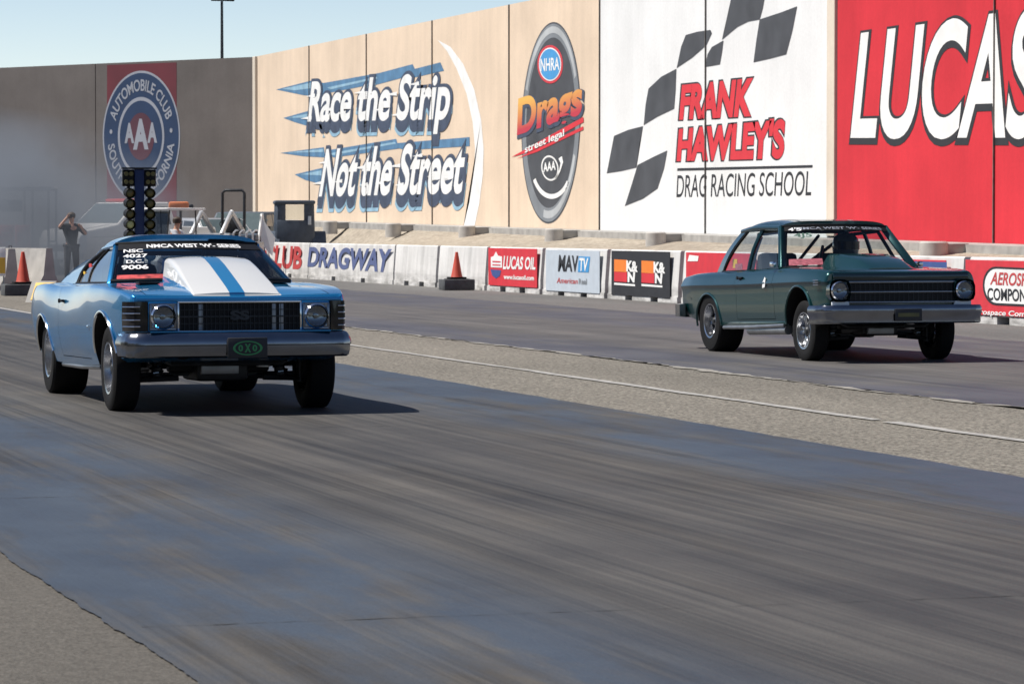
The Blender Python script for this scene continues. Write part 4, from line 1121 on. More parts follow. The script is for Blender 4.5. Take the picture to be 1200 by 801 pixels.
# ---------------------------------------------------------------- blue coupe, near lane
BL = dict(loc=(5.32, 25.5, LZ), label='metallic blue drag coupe with white striped hood scoop, nose lifted, in the near lane', axle=2.845, tilt=math.radians(1.05), paint='blue_paint', roof_paint='blue_paint', pillar_paint='blue_paint', post_paint='black_plastic', hood_paint='blue_striped_paint', glass='shaded_glass', side_glass='sky_glass', quarter_glass='sky_glass', handle_mat='black_plastic',
    st=[-.80, -.5, 0, .5, 1.0, 1.6, 2.2, 2.8, 3.3, 3.7, 4.08], sharp=[1, 1, 0, 0, 0, 0, 0, 0, 0],
    X=[[.70, .77, .81, .82, .82, .82, .82, .82, .80, .78, .74], [.775, .825, .865, .875, .875, .87, .875, .895, .89, .86, .78], [.82, .865, .912, .925, .925, .92, .925, .945, .94, .90, .81], [.838, .883, .926, .94, .94, .932, .937, .957, .95, .915, .83],
       [.828, .874, .916, .924, .914, .90, .91, .935, .925, .885, .81], [.80, .842, .878, .874, .86, .845, .85, .87, .86, .83, .77], [.70, .72, .74, .74, .74, .74, .74, .74, .72, .70, .66], [.35] * 11, [0] * 11],
    Z=[[.40, .34, .30, .265, .255, .25, .25, .27, .32, .37, .42], [.41, .37, .33, .295, .285, .28, .28, .30, .35, .40, .45], [.55, .52, .50, .48, .47, .47, .47, .50, .52, .54, .56], [.70, .70, .70, .69, .68, .68, .69, .71, .72, .72, .71],
       [.828, .866, .892, .90, .895, .892, .90, .92, .912, .89, .85], [.85, .89, .92, .935, .925, .92, .925, .945, .935, .91, .88], [.85, .887, .915, .945, .94, .93, .94, .955, .95, .935, .90], [.838, .892, .93, .955, .96, .94, .94, .96, .96, .945, .905], [.835, .895, .935, .96, .965, .94, .94, .96, .96, .945, .905]],
    arch_f=(0, .345, .375, 1.04), arch_r=(2.845, .315, .36, 1.06), cabin=(.66, 3.0), cabin_x=.725, door=(.66, 2.06, .34), hood=(-.77, .56, .715), trunk=(3.32, 4.02), handle=(.937, 1.86, .80), sill_z=.275,
    gh=dict(A0=(.735, .64, .965), A1=(.592, 1.22, 1.262), R1=(.570, 1.84, 1.245), R2=(.535, 2.46, 1.175), rm=.5, C0=(.735, 3.22, .955), S0=(.775, 2.08, .945), S1=(.576, 1.76, 1.242), sail_curve=.15, sail_rear=.02, split=.66, post=.009, crown=.102, rp=4.4, bow=.14),
    cage_y=1.95, cage_mat='black_plastic', wf=(.775, .335, .20, .20), wr=(.75, .345, .30, .20),
    decals=[("NMCA WEST 'W'- SERIES", .20, .84, .825, .945, 'decal_white', 0, .03), ('NSC', .055, .175, .70, .80, 'decal_white', 0, .02), ('4027', .055, .20, .55, .65, 'decal_white', 0, .02), ('D.C.', .075, .175, .40, .49, 'decal_white', 0, .02), ('9006', .05, .20, .24, .35, 'decal_white', 0, .03)],
    ws_band=[(.03, .36, .015, .11, 'decal_band'), (.02, .98, .79, .985, 'black_plastic')])
blue, fin, ws_o, hood_o, door_o = make_car(BL)
def blue_front():
    # hood scoop: low at the nose, tall and open towards the windshield
    ys = [-.74, -.60, -.42, -.22, 0, .2, .36, .46]
    top = [.858, .905, .958, 1.016, 1.078, 1.124, 1.143, 1.146]; hw = [.345] * 8; rings = []
    for y, z, w in zip(ys, top, hw):
        base = .83 + .02 * 0 + (.06 if y > -.5 else .0); base = interp([y], [(-.9, .80), (-.5, .855), (0, .895), (.5, .925)])[0]
        k = min(1, (z - base) / .2); pts = []
        r = .042 * max(.35, k)
        prof = [(w + .025, base), (w + .006, base + .02)]
        for q in range(7):
            a = PI / 2 * q / 6; prof.append((w - r + r * math.cos(a) - .012 * k, z - r + r * math.sin(a) - .004))
        prof += [(w * .5, z + .006), (0, z + .010)]
        rings.append([V((p[0], y, p[1])) for p in prof] + [V((-p[0], y, p[1])) for p in prof[-2::-1]])
    b = MB(); b.loft(rings); sc_ = fin(b, 'hood_scoop', 'blue_striped_paint', hood_o, 40)
    b = MB(); b.bbox((-.30, .462, .95), (.30, .466, 1.10)); fin(b, 'scoop_opening', 'black_plastic', sc_)
    # hood pins and small black vents
    for s in (-1, 1):
        b = MB(); b.box((s * .53, .14, .944), (.17, .15, .016), bev=.006); fin(b, 'hood_vent', 'black_plastic', hood_o)
    # grille
    b = MB(); b.bbox((-.48, -.812, .565), (.48, -.806, .80)); fin(b, 'grille_mesh', 'black_plastic')
    b = MB()
    for z, h in ((.795, .016), (.572, .012)): b.box((0, -.828, z), (.965, .03, h), bev=.004)
    for s in (-1, 1): b.box((s * .478, -.828, .683), (.014, .03, .22), bev=.004)
    g = fin(b, 'grille_frame', 'chrome')
    b = MB()
    b.box((0, -.824, .683), (.94, .018, .010))
    for z in (.63, .735): b.box((0, -.822, z), (.94, .016, .005))
    for k in range(28): b.box((-.46 + .92 * k / 27, -.816, .683), (.004, .012, .22))
    fin(b, 'grille_bar', 'dark_steel', g)
    for x in (-.30, .27, .33):
        b = MB(); b.box((x, -.812, .68), (.035, .014, .20), bev=.003); fin(b, 'grille_post', 'steel', g)
    b = MB(); put_text(b, 'SS', lambda x, y: V((-.075 + .15 * x, -.842, .655 + .075 * y)), .05); fin(b, 'grille_badge', 'dark_steel', g, None)
    # lamp panels
    for s in (-1, 1):
        x = s * .598
        b = MB(); b.box((x, -.815, .683), (.225, .03, .235), bev=.012); fin(b, 'headlight_panel', 'blue_paint')
        b = MB()
        for q in range(4):
            a = q * PI / 2; b.box((x + .094 * math.cos(a), -.840, .683 + .094 * math.sin(a)), (.022 if q % 2 == 0 else .206, .03, .206 if q % 2 == 0 else .022), bev=.006)
        for q in range(4):
            a = PI / 4 + q * PI / 2; b.box((x + .108 * math.cos(a), -.838, .683 + .108 * math.sin(a)), (.045, .024, .045), rot=Matrix.Rotation(PI / 4, 3, 'Y'), bev=.006)
        fin(b, 'headlight_bezel', 'bumper_metal'); b = MB(); b.bbox((x - .09, -.833, .593), (x + .09, -.8315, .773)); fin(b, 'headlight_backing', 'black_plastic')
        lamp(fin, x, -.868, .683, .080)
        # wrap-round corner lamp
        path = [(.715, -.822), (.76, -.822), (.805, -.812), (.828, -.77), (.845, -.70), (.857, -.62)]
        pr = [(0, .575), (.014, .575), (.018, .68), (.014, .80), (0, .80)]
        pp = [(s * p[0], p[1]) for p in path]
        if s < 0: pp = pp[::-1]
        fin(sweep_bumper(pp, pr), 'corner_lamp', 'black_gloss')
        b = MB()
        for z in (.61, .66, .71, .76):
            b.tube([(s * (p[0] + .012), p[1] - .018, z) for p in path[1:]], .005, 6)
        fin(b, 'corner_lamp_rib', 'chrome')
    b = MB(); b.bbox((-.80, -.82, .795), (.80, -.79, .83), .008); fin(b, 'nose_panel', 'blue_paint')
    # bumper
    path = [(-.875, -.52), (-.868, -.70), (-.85, -.81), (-.79, -.872), (-.5, -.905), (0, -.92), (.5, -.905), (.79, -.872), (.85, -.81), (.868, -.70), (.875, -.52)]
    sm = []
    for i in range(len(path) - 1):
        for q in range(4):
            t = q / 4; sm.append((path[i][0] * (1 - t) + path[i + 1][0] * t, path[i][1] * (1 - t) + path[i + 1][1] * t))
    sm.append(path[-1])
    fin(sweep_bumper(sm, [(-.05, .374), (-.005, .371), (.014, .384), (.024, .42), (.026, .462), (.034, .468), (.034, .492), (.022, .525), (.002, .556), (-.02, .568), (-.05, .568)]), 'front_bumper', 'bumper_metal', smooth=40)
    b = MB(); b.bbox((-.70, -.90, .565), (.70, -.80, .575)); fin(b, 'bumper_filler', 'blue_paint')
    b = MB(); b.box((.03, -.97, .445), (.31, .012, .155), bev=.006); pl = fin(b, 'number_plate', 'sign_black')
    b = MB()
    rows = []
    for q in range(33):
        a = 2 * PI * q / 32; rows.append([(.03 + f * .115 * math.cos(a), -.9785, .443 + f * .055 * math.sin(a)) for f in (.84, 1)])
    b.grid(rows); put_text(b, 'X', lambda x, y: V((.005 + .05 * x, -.9785, .41 + .066 * y)), .05)
    for s in (-1, 1): put_text(b, '0', lambda x, y, s=s: V((.03 + s * .055 - .018 + .036 * x, -.9785, .418 + .05 * y)), .04)
    fin(b, 'plate_emblem', 'plate_green', pl, None)
    # trim and rear
    for s in (-1, 1):
        for yc, zc, r, sy in ((0, .345, .378, 1.04), (2.845, .315, .363, 1.06)):
            b = MB(); xx = .942 if yc == 0 else .95
            pts = []
            for q in range(25):
                a = PI * (.05 + .91 * q / 24); zz = zc + r * math.sin(a)
                pts.append((s * (interp([zz], [(.28, .885), (.50, .935), (.70, .952), (.9, .94)])[0] * interp([yc - r * sy * math.cos(a)], [(-.5, .945), (0, .976), (.5, .992), (1, 1), (4, 1)])[0] + (0 if yc == 0 else .006)), yc - r * sy * math.cos(a), zz))
            b.tube(pts, .012, 8); fin(b, 'arch_trim', 'chrome')
        b = MB(); b.tube([(s * .943, .47, .60), (s * .943, .53, .60)], .012, 8); fin(b, 'side_badge', 'chrome')
    b = MB(); b.box((0, 4.10, .60), (1.5, .06, .16), bev=.02); fin(b, 'rear_bumper', 'bumper_metal')
    for s in (-1, 1):
        b = MB(); b.lathe([(.07, 0), (.06, .02), (0, .03)], (s * .6, 4.085, .74), (0, 1, 0), 20); fin(b, 'tail_light', 'red_plastic')
    # red lettering on the windshield sticker, white marks on the far pillar
    b = MB()
    # stickers in the rear side window
    for (y, z, w, h, mt) in ((1.90, 1.06, .13, .10, 'decal_red'), (2.00, .99, .09, .11, 'decal_yellow')):
        bb = MB(); bb.box((-.715 + (1.0 - z) * -.5, y, z), (.004, w, h)); fin(bb, 'window_sticker', mt)
blue_front()
dr = person((5.32 + .36, 25.5 + 1.62, .40), PI, 'driver in dark suit and grey helmet inside the blue coupe', DRIVE, 'black_cloth', 'black_cloth', 'drivers in the two cars', helmet='helmet_grey' if 'helmet_grey' in MAT else 'silver_paint', sleeves='long')

# ---------------------------------------------------------------- green sedan, far lane
GR = dict(loc=(14.05, 32.8, LZ), label='dark green two door drag sedan with black hood scoop in the far lane', axle=2.79, tilt=math.radians(1.9), paint='green_paint', roof_paint='green_paint', pillar_paint='green_paint', post_paint='green_paint', hood_paint='green_dark_paint', glass='clear_glass', handle_mat='black_plastic',
    st=[-.74, -.5, 0, .5, 1.0, 1.6, 2.2, 2.79, 3.3, 3.84], sharp=[1, 1, 0, 0, 1, 0, 0, 0, 0, 0],
    X=[[.72, .77, .79, .79, .79, .79, .79, .79, .77, .72], [.80, .83, .845, .845, .845, .845, .845, .845, .83, .77], [.825, .855, .868, .868, .868, .868, .868, .868, .855, .80], [.835, .862, .874, .874, .874, .874, .874, .874, .862, .808], [.86, .885, .90, .90, .90, .90, .90, .90, .885, .83], [.835, .855, .868, .864, .857, .854, .854, .852, .84, .785],
       [.79, .815, .825, .815, .795, .785, .785, .795, .785, .74], [.70, .71, .72, .745, .75, .75, .75, .745, .70, .66], [.33] * 10, [0] * 10],
    Z=[[.42, .34, .30, .27, .26, .26, .26, .28, .34, .42], [.44, .37, .33, .30, .29, .29, .29, .31, .37, .45], [.54, .51, .47, .47, .47, .47, .47, .47, .50, .54], [.685, .685, .685, .685, .685, .685, .69, .695, .70, .70], [.74, .745, .75, .75, .75, .75, .755, .76, .765, .765], [.81, .83, .85, .86, .865, .865, .865, .865, .86, .845],
       [.848, .872, .895, .91, .91, .91, .905, .905, .90, .875], [.845, .87, .89, .915, .915, .912, .91, .905, .905, .88], [.845, .875, .90, .925, .925, .92, .91, .91, .91, .885], [.845, .877, .903, .93, .93, .92, .91, .91, .91, .885]],
    arch_f=(0, .33, .375, 1.03), arch_r=(2.79, .315, .345, 1.14), cabin=(.68, 2.9), cabin_x=.74, door=(.70, 1.86, .36), hood=(-.71, .56, .68), trunk=(3.1, 3.78), handle=(.885, 1.70, .825), sill_z=.285,
    gh=dict(A0=(.785, .64, .92), A1=(.622, 1.08, 1.378), R1=(.628, 1.8, 1.398), R2=(.592, 2.34, 1.375), rm=.6, C0=(.73, 2.84, .915), S0=(.772, 2.56, .91), S1=(.614, 2.16, 1.375), sail_curve=.03, sail_rear=.02, split=.53, post=.024, crown=.085, rp=5.0, bow=.11),
    pillar_w=.085, rail_r=.030, side_gap=.15, cage_y=1.95, cage_mat='black_plastic', wf=(.73, .325, .17, .195), wr=(.70, .355, .30, .195), cage_extra=[((-.60, .80, .92), (.15, 1.9, 1.30)), ((-.30, .80, .90), (.2, 1.9, 1.18))],
    decals=[("NMCA WEST 'W'- SERIES", .12, .92, .89, .955, 'window_grey_text', 0, .01), ("4'S", .05, .16, .86, .95, 'decal_white', 0, .02), ('4J5', .09, .24, .66, .80, 'window_green_text', 0, .03)],
    ws_band=[(.04, .28, .03, .17, 'decal_pink'), (.02, .98, .865, .985, 'black_plastic')])
pm('window_grey_text', (.30, .32, .38), .6, var=.1); pm('window_green_text', (.06, .12, .09), .6, var=.1); pm('decal_pink', (.42, .11, .14), .6, var=.35, scale=30); pm('helmet_grey', (.1, .11, .12), .2, var=.1, coat=1)
green, fin, ws_o, hood_o, door_o = make_car(GR)
def green_front():
    ys = [-.50, -.40, -.22, 0, .2, .4, .5]
    top = [.885, .925, .985, 1.025, 1.05, 1.06, 1.06]; rings = []
    for y, z in zip(ys, top):
        base = interp([y], [(-.9, .84), (-.5, .862), (0, .89), (.5, .912)])[0]
        w = interp([y], [(-.5, .22), (.5, .30)])[0]; k = (z - base)
        prof = [(w + .12, base), (w + .085, base + k * .18), (w + .015, base + k * .90), (w - .012, z), (w * .45, z + .003), (.0, z + .005)]
        rings.append([V((p[0], y, p[1])) for p in prof] + [V((-p[0], y, p[1])) for p in prof[-2::-1]])
    b = MB(); b.loft(rings); fin(b, 'hood_scoop', 'green_paint', hood_o, 24)
    # full-width grille between the lamps
    b = MB(); b.bbox((-.80, -.752, .52), (.80, -.746, .735)); fin(b, 'grille_mesh', 'black_plastic')
    b = MB()
    for z, h in ((.735, .022), (.522, .018), (.63, .018)): b.box((0, -.768, z), (1.22, .03, h), bev=.004)
    g = fin(b, 'grille_frame', 'bumper_metal')
    b = MB()
    for k in range(9): b.box((0, -.760, .54 + .0225 * k), (1.18, .014, .006))
    for k in range(22): b.box((-.58 + 1.16 * k / 21, -.757, .63), (.006, .012, .20))
    fin(b, 'grille_bar', 'dark_steel', g)
    for s in (-1, 1):
        b = MB(); b.box((s * .715, -.748, .645), (.24, .03, .235), bev=.07); fin(b, 'headlight_bezel', 'green_dark_paint')
        lamp(fin, s * .715, -.80, .645, .084)
        b = MB(); b.box((s * .70, -.765, .508), (.20, .03, .05), bev=.01); fin(b, 'turn_signal', 'lens')
        b = MB()
        for z in (.71, .735, .76): b.tube([(s * .888, -.62, z), (s * .895, -.50, z)], .006, 6)
        fin(b, 'fender_louvre', 'chrome')
        for yc, zc, r, sy in ((0, .33, .378, 1.03), (2.79, .315, .348, 1.14)):
            pts = []
            for q in range(25):
                a = PI * (-.02 + 1.04 * q / 24); zz = zc + r * math.sin(a); pts.append((s * interp([zz], [(.28, .846), (.47, .869), (.685, .876), (.75, .902)])[0], yc - r * sy * math.cos(a), zz))
            b = MB(); b.tube(pts, .013, 8); fin(b, 'arch_lip', 'green_paint')
        b = MB(); b.beam((s * .842, .40, .315), (s * .842, 2.35, .315), .02, .04, bev=.006); fin(b, 'rocker_panel', 'green_paint')
        b = MB(); b.tube([(s * .80, .45, .235), (s * .80, 1.6, .235)], .05, 12); fin(b, 'side_exhaust', 'steel')
        b = MB(); b.box((s * .872, .72, .955), (.05, .10, .06), bev=.015); fin(b, 'wing_mirror', 'chrome')
        b = MB(); b.lathe([(.06, 0), (.05, .02), (0, .03)], (s * .62, 3.845, .72), (0, 1, 0), 20); fin(b, 'tail_light', 'red_plastic')
    b = MB(); b.bbox((-.80, -.752, .45), (.80, -.72, .55), .01); fin(b, 'front_valance', 'green_dark_paint')
    b = MB(); b.bbox((-.78, -.765, .738), (.78, -.73, .835), .02); fin(b, 'nose_panel', 'green_dark_paint')
    def swp(path, prof, nm):
        sm = []
        for i in range(len(path) - 1):
            for q in range(4):
                t = q / 4; sm.append((path[i][0] * (1 - t) + path[i + 1][0] * t, path[i][1] * (1 - t) + path[i + 1][1] * t))
        sm.append(path[-1]); return fin(sweep_bumper(sm, prof), nm, 'bumper_metal', smooth=40)
    swp([(-.915, -.46), (-.91, -.66), (-.88, -.78), (-.80, -.83), (-.4, -.85), (0, -.855), (.4, -.85), (.80, -.83), (.88, -.78), (.91, -.66), (.915, -.46)], [(-.05, .30), (.008, .296), (.022, .31), (.022, .385), (.036, .405), (.036, .462), (.02, .49), (-.05, .49)], 'front_bumper')
    swp([(.89, 3.60), (.87, 3.80), (.80, 3.90), (0, 3.93), (-.80, 3.90), (-.87, 3.80), (-.89, 3.60)], [(-.04, .40), (.03, .41), (.03, .55), (-.04, .56)], 'rear_bumper')
    b = MB(); b.box((.02, -.895, .385), (.31, .012, .13), bev=.005); pl = fin(b, 'number_plate', 'sign_black')
    b = MB(); b.box((.02, -.903, .385), (.24, .004, .04)); fin(b, 'plate_mark', 'lamp_olive', pl)
    b = MB(); b.poly([(-.893, .98, .76), (-.895, .98, .70), (-.897, .90, .71), (-.893, .885, .80), (-.885, .93, .82)], (-.004, 0, 0)); fin(b, 'door_decal', 'decal_white', door_o[-1], None)
    for (y, z, w, h, mt) in ((2.35, 1.0, .14, .10, 'decal_yellow'), (2.2, .96, .22, .07, 'decal_pink')):
        bb = MB(); bb.box((-.70 + (.98 - z) * -.3, y, z), (.004, w, h)); fin(bb, 'window_sticker', mt)
green_front()
dr2 = person((14.05 + .34, 32.8 + 1.58, .42), PI, 'driver in dark suit and black helmet inside the green sedan', DRIVE, 'navy_cloth', 'navy_cloth', 'drivers in the two cars', helmet='helmet_grey', sleeves='long')
# ------------------------------------------------------------------ starting area behind the blue car
def bevel_all(b, r, seg=2):
    bmesh.ops.recalc_face_normals(b.bm, faces=b.bm.faces)
    es = [e for e in b.bm.edges if len(e.link_faces) == 2 and e.calc_face_angle(0) > .5]
    bmesh.ops.bevel(b.bm, geom=es, offset=r, segments=seg, profile=.5, affect='EDGES', clamp_overlap=True); return b

# starting light tree on the median
p = at(163.5, 53.0, .006)
t = thing('starting_light_tree', p, 'blue starting light post with yellow lamp pods and black top, between the lanes', 'starting lights', rz=-ALPHA * .3)
b = MB(); b.box((0, 0, 1.18), (.155, .13, 2.36), bev=.01); b.build('post', MAT['tree_blue'], t)
b = MB(); b.box((0, 0, .06), (.7, .6, .12), bev=.03); b.build('base', MAT['black_plastic'], t)
for s in (-1, 1):
    b = MB(); b.box((s * .175, .02, 2.22), (.19, .10, .27), bev=.015); b.build('stage_lamp_box', MAT['black_plastic'], t)
    for z in (2.29, 2.16):
        for dx in (.135, .215):
            b = MB(); b.lathe([(0, -.02), (.03, -.02), (.036, .06), (.03, .06), (.0, .05)], (s * dx, -.05, z), (0, -1, -.1), 14); b.build('stage_lamp', MAT['lamp_olive'], t)
    for k in range(7):
        z = 1.98 - .168 * k
        b = MB(); b.lathe([(.035, -.11), (.075, -.07), (.083, .0), (.083, .09), (.076, .09), (.07, .02)], (s * .165, -.02, z), (-s * .25 if s < 0 else s * .1, -1, -.12), 20); pod = b.build('lamp_pod', MAT['black_plastic'], t)
        b = MB(); b.lathe([(.074, .03), (.06, .062), (.03, .078), (0, .082)], (s * .165, -.02, z), (-s * .25 if s < 0 else s * .1, -1, -.12), 20); b.build('lamp_lens', MAT['lamp_pale' if (k == 3 and s < 0) else 'lamp_olive'], pod)
    b = MB(); b.box((s * .165, .05, 1.45), (.05, .04, 1.5)); b.build('side_rail', MAT['black_plastic'], t)
b = MB(); b.box((0, 0, 2.375), (.56, .2, .025)); b.build('top_plate', MAT['black_plastic'], t)

def cone(p, h, label, collar=True):
    c = thing('traffic_cone', p, label, 'traffic cone', 'orange traffic cones')
    b = MB(); b.lathe([(h * .235, .035), (h * .21, .06), (h * .05, h), (h * .035, h + .005), (h * .03, h - .03)], (0, 0, 0), (0, 0, 1), 28); b.build('cone_body', MAT['cone_orange'], c)
    b = MB(); b.box((0, 0, .02), (h * .62, h * .62, .04), bev=.012); b.build('cone_base', MAT['rubber' if collar else 'cone_orange'], c)
    return c
def plinth(p, sx, sy, h, label, rz=0):
    o = thing('base_block', p, label, 'block', 'dark blocks under the traffic cones', rz)
    b = MB(); b.box((0, 0, h / 2), (sx, sy, h), bev=.02); b.build('block_body', MAT['cone_block'], o)
    b = MB()
    b.box((0, 0, h + .006), (sx * .7, sy * .7, .012), bev=.004); b.build('pad', MAT['rubber'], o)
pm('cone_block', (.075, .08, .085), .8, var=.3, scale=8, bump=.3)
p = at(543, 74.5, .011); p.x = min(p.x, 20.45)
plinth(p, .72, .52, .24, 'dark grey block under the cone in front of the white barrier'); cone(p + V((0, 0, .252)), .60, 'orange cone on a dark block before the plain white barrier')
p = at(27, 68.5, .004); plinth(p, .85, .6, .24, 'dark grey block under the smoky cone at the left edge'); cone(p + V((-.0, 0, .252)), .66, 'orange cone on a block in the smoke at the left edge')

# low wedge sign
p = at(49, 62.5, .006)
t = thing('wedge_sign', p, 'low grey wedge with a tilted yellow and red sign face behind the blue car', 'sign', rz=-.5)
b = MB(); b.poly([(-.26, -.22, 0), (-.26, .24, 0), (-.26, .24, .40), (-.26, .16, .40)], (.50, 0, 0)); bevel_all(b, .012); b.build('wedge', MAT['concrete'], t)
sl = V((0, .38, .40)).normalized(); nn = V((0, -sl.z, sl.y))
wpt = lambda x, d, o=.006: V((x, -.22, 0)) + sl * d + nn * o
b = MB(); b.poly([wpt(-.16, .06), wpt(.23, .06), wpt(.23, .50), wpt(-.16, .50)], nn * .006); f = b.build('sign_face', MAT['sign_yellow'], t, None)
b = MB(); b.poly([wpt(-.08, .14, .016), wpt(.0, .12, .016), wpt(.14, .36, .016), wpt(.16, .44, .016), wpt(.02, .40, .016), wpt(-.06, .26, .016)]); b.build('sign_mark', MAT['sign_orange'], f, None)

# concrete barriers seen end-on in the smoke
def jersey(p, L, rz, label):
    o = thing('jersey_barrier', p, label, 'barrier', 'grey concrete barriers by the start line', rz)
    pr = [(-.30, 0), (-.30, .08), (-.15, .33), (-.08, .94), (.08, .94), (.15, .33), (.30, .08), (.30, 0)]
    b = MB(); b.loft([[V((x, y, z)) for x, z in pr] for y in (0, .03, L - .03, L)]); b.build('barrier_body', MAT['pale_concrete'], o)
    b = MB(); b.tube([(0, L * .3, .93), (0, L * .3, .99), (0, L * .3 + .12, .99), (0, L * .3 + .12, .93)], .012, 6); b.build('lifting_loop', MAT['dark_steel'], o)
jersey(at(14, 74, .004), 6, .18, 'grey concrete barrier seen end-on at the left edge'); jersey(at(58, 75, .006), 6, .35, 'grey concrete barrier end-on beside the man in black')
p = at(1, 71, .004)
t = thing('sign_board', p, 'white and yellow board standing at the left edge', 'sign', rz=-.3)
b = MB(); b.box((-.1, 0, .68), (.42, .03, .62), bev=.01); f = b.build('board', MAT['sign_white'], t)
b = MB(); b.box((.02, -.018, .60), (.16, .006, .34)); b.build('sign_mark', MAT['sign_yellow'], f)
for x in (-.26, .06):
    b = MB(); b.box((x, .02, .2), (.03, .03, .4)); b.build('leg', MAT['steel'], t)

# people at the start line
J = dict(STAND); J.update(shL=(-.19, 0, 1.43), elL=(-.34, .16, 1.24), wrL=(-.18, .26, 1.40), elR=(.36, .10, 1.42), wrR=(.20, .12, 1.62), shR=(.19, 0, 1.45))
person(at(84, 83.5, .004), PI + .15, 'man in black shirt and trousers with one hand raised to his head, in the smoke', J, 'black_cloth', 'black_cloth', 'people at the start line')
J2 = dict(STAND)
person(at(107, 104, .004), PI - .3, 'distant man in dark navy clothes standing left of the white truck', J2, 'navy_cloth', 'navy_cloth', 'people at the start line', cap='black_cloth')

# open frame with a dark board, red cabinets
p = at(18, 96, 0)
t = thing('canopy_frame', p, 'tall grey pipe frame carrying a dark board, in the smoke', 'frame', rz=-ALPHA)
H = 2.5
for x in (-1.3, .28, .98):
    for y in (0, 1.6):
        b = MB(); b.box((x, y, H / 2), (.06, .06, H)); b.build('frame_post', MAT['dark_steel'], t)
b = MB(); b.box((-.16, 0, H + .03), (2.4, .07, .07)); b.build('cross_beam', MAT['steel'], t); b = MB(); b.box((-.16, 1.6, H + .03), (2.4, .07, .07)); b.build('cross_beam', MAT['steel'], t)
b = MB(); b.box((-.16, .8, H + .09), (2.45, 1.75, .03), bev=.01); b.build('roof_sheet', MAT['steel'], t)
b = MB(); b.box((-.28, -.05, H - .45), (1.0, .05, .34), bev=.01); b.build('board', MAT['machine_blue'], t)
b = MB(); b.box((.98, .8, 1.0), (.05, 1.6, .05)); b.build('side_rail', MAT['dark_steel'], t)
for x, lab in ((8, 'red tool cabinet under the pipe frame, at the left edge'), (27, 'red tool cabinet under the pipe frame, the right of the two')):
    o = thing('tool_cabinet', at(x, 94 + (x > 10) * .6, 0), lab, 'cabinet', 'red cabinets under the frame', -.2)
    b = MB(); b.box((0, 0, .80), (.42, .4, 1.36), bev=.03); bd = b.build('cabinet_body', MAT['red_plastic'], o)
    for k in range(4):
        b = MB(); b.box((0, -.205, .35 + .28 * k), (.36, .012, .23), bev=.004); d = b.build('drawer', MAT['red_plastic'], o)
        b = MB(); b.box((0, -.222, .42 + .28 * k), (.26, .02, .02)); b.build('handle', MAT['steel'], d)
    for sx in (-.16, .16):
        b = MB(); b.lathe([(0, -.02), (.06, -.02), (.06, .02), (0, .02)], (sx, 0, .06), (1, 0, 0), 14); b.build('castor', MAT['rubber'], o)

def vehicle(loc, rz, label, cat, name, W, prof, side_win, ws, paintm, wheels, extra=None, group='service vehicles behind the start line'):
    """prof: side outline (y, z); side_win: list of outlines; ws: windscreen as ((y0, z0), (y1, z1))"""
    o = thing(name, loc, label, cat, group, rz); h = W / 2
    b = MB(); b.poly([(-h, y, z) for y, z in prof], (W, 0, 0)); bevel_all(b, .06, 3)
    top = max(z for y, z in prof)
    def tumble(c):
        k = max(0, (c.z - 1.05) / (top - 1.05)) if c.z > 1.05 else 0
        return V((c.x * (1 - .14 * k), c.y, c.z))
    b.map(tumble); b.build('body', MAT[paintm], o, 30)
    for q in side_win:
        for s in (-1, 1):
            b = MB(); b.poly([tumble(V((s * (h + .004), y, z))) for y, z in q], (-s * .02, 0, 0)); b.build('side_window', MAT['car_window'], o, None)
    (y0, z0), (y1, z1) = ws; d = V((0, y1 - y0, z1 - z0)).normalized(); nn = V((0, -d.z, d.y))
    b = MB(); b.slab([[tumble(V((f * (h - .09), y0 + (y1 - y0) * t, z0 + (z1 - z0) * t))) + nn * .012 for t in (.04, .5, .97)] for f in (-1, -.5, 0, .5, 1)], -nn * .03); b.build('windshield', MAT['car_window_bright'], o, None)
    yf = prof[0][0]
    for s in (-1, 1):
        for y, r in wheels: wheel(o, s * (h - .10), y, r, .24, r * .58, s)
        b = MB(); b.box((s * (h - .24), yf - .01, .82), (.30, .05, .18), bev=.02); b.build('headlight', MAT['lens'], o)
        b = MB(); b.box((s * (h + .10), y0 + .25, z0 + .10), (.16, .08, .16), bev=.03); b.build('wing_mirror', MAT['black_plastic'], o)
    b = MB(); b.box((0, yf - .012, .80), (W * .52, .04, .20), bev=.02); b.build('grille', MAT['black_plastic'], o)
    b = MB(); b.box((0, yf - .05, .55), (W * .98, .14, .20), bev=.04); b.build('front_bumper', MAT['silver_paint'], o)
    return o
m_ = pm('car_window', (.03, .035, .04), .05, var=.1); m_ = pm('car_window_bright', (.10, .13, .13), .04, var=.1, coat=1)
tr = vehicle(at(140, 100, .004), -.95, 'white pickup truck with a big sloping windscreen and red roof lights behind the light post', 'truck', 'pickup_truck', 2.0,
    [(-2.4, .45), (-2.42, 1.05), (-2.3, 1.32), (-1.0, 1.50), (-.15, 2.16), (1.3, 2.18), (1.55, 1.45), (3.3, 1.42), (3.3, .5)], [[(-.55, 1.5), (-.02, 2.02), (.55, 2.04), (.6, 1.5)], [(.68, 1.5), (.64, 2.04), (1.2, 2.04), (1.3, 1.5)]], ((-.98, 1.51), (-.17, 2.15)), 'white_paint', [(-1.55, .42), (2.1, .42)])
b = MB(); b.box((0, .2, 2.235), (1.3, .28, .09), bev=.03); b.build('roof_light_bar', MAT['red_plastic'], tr)
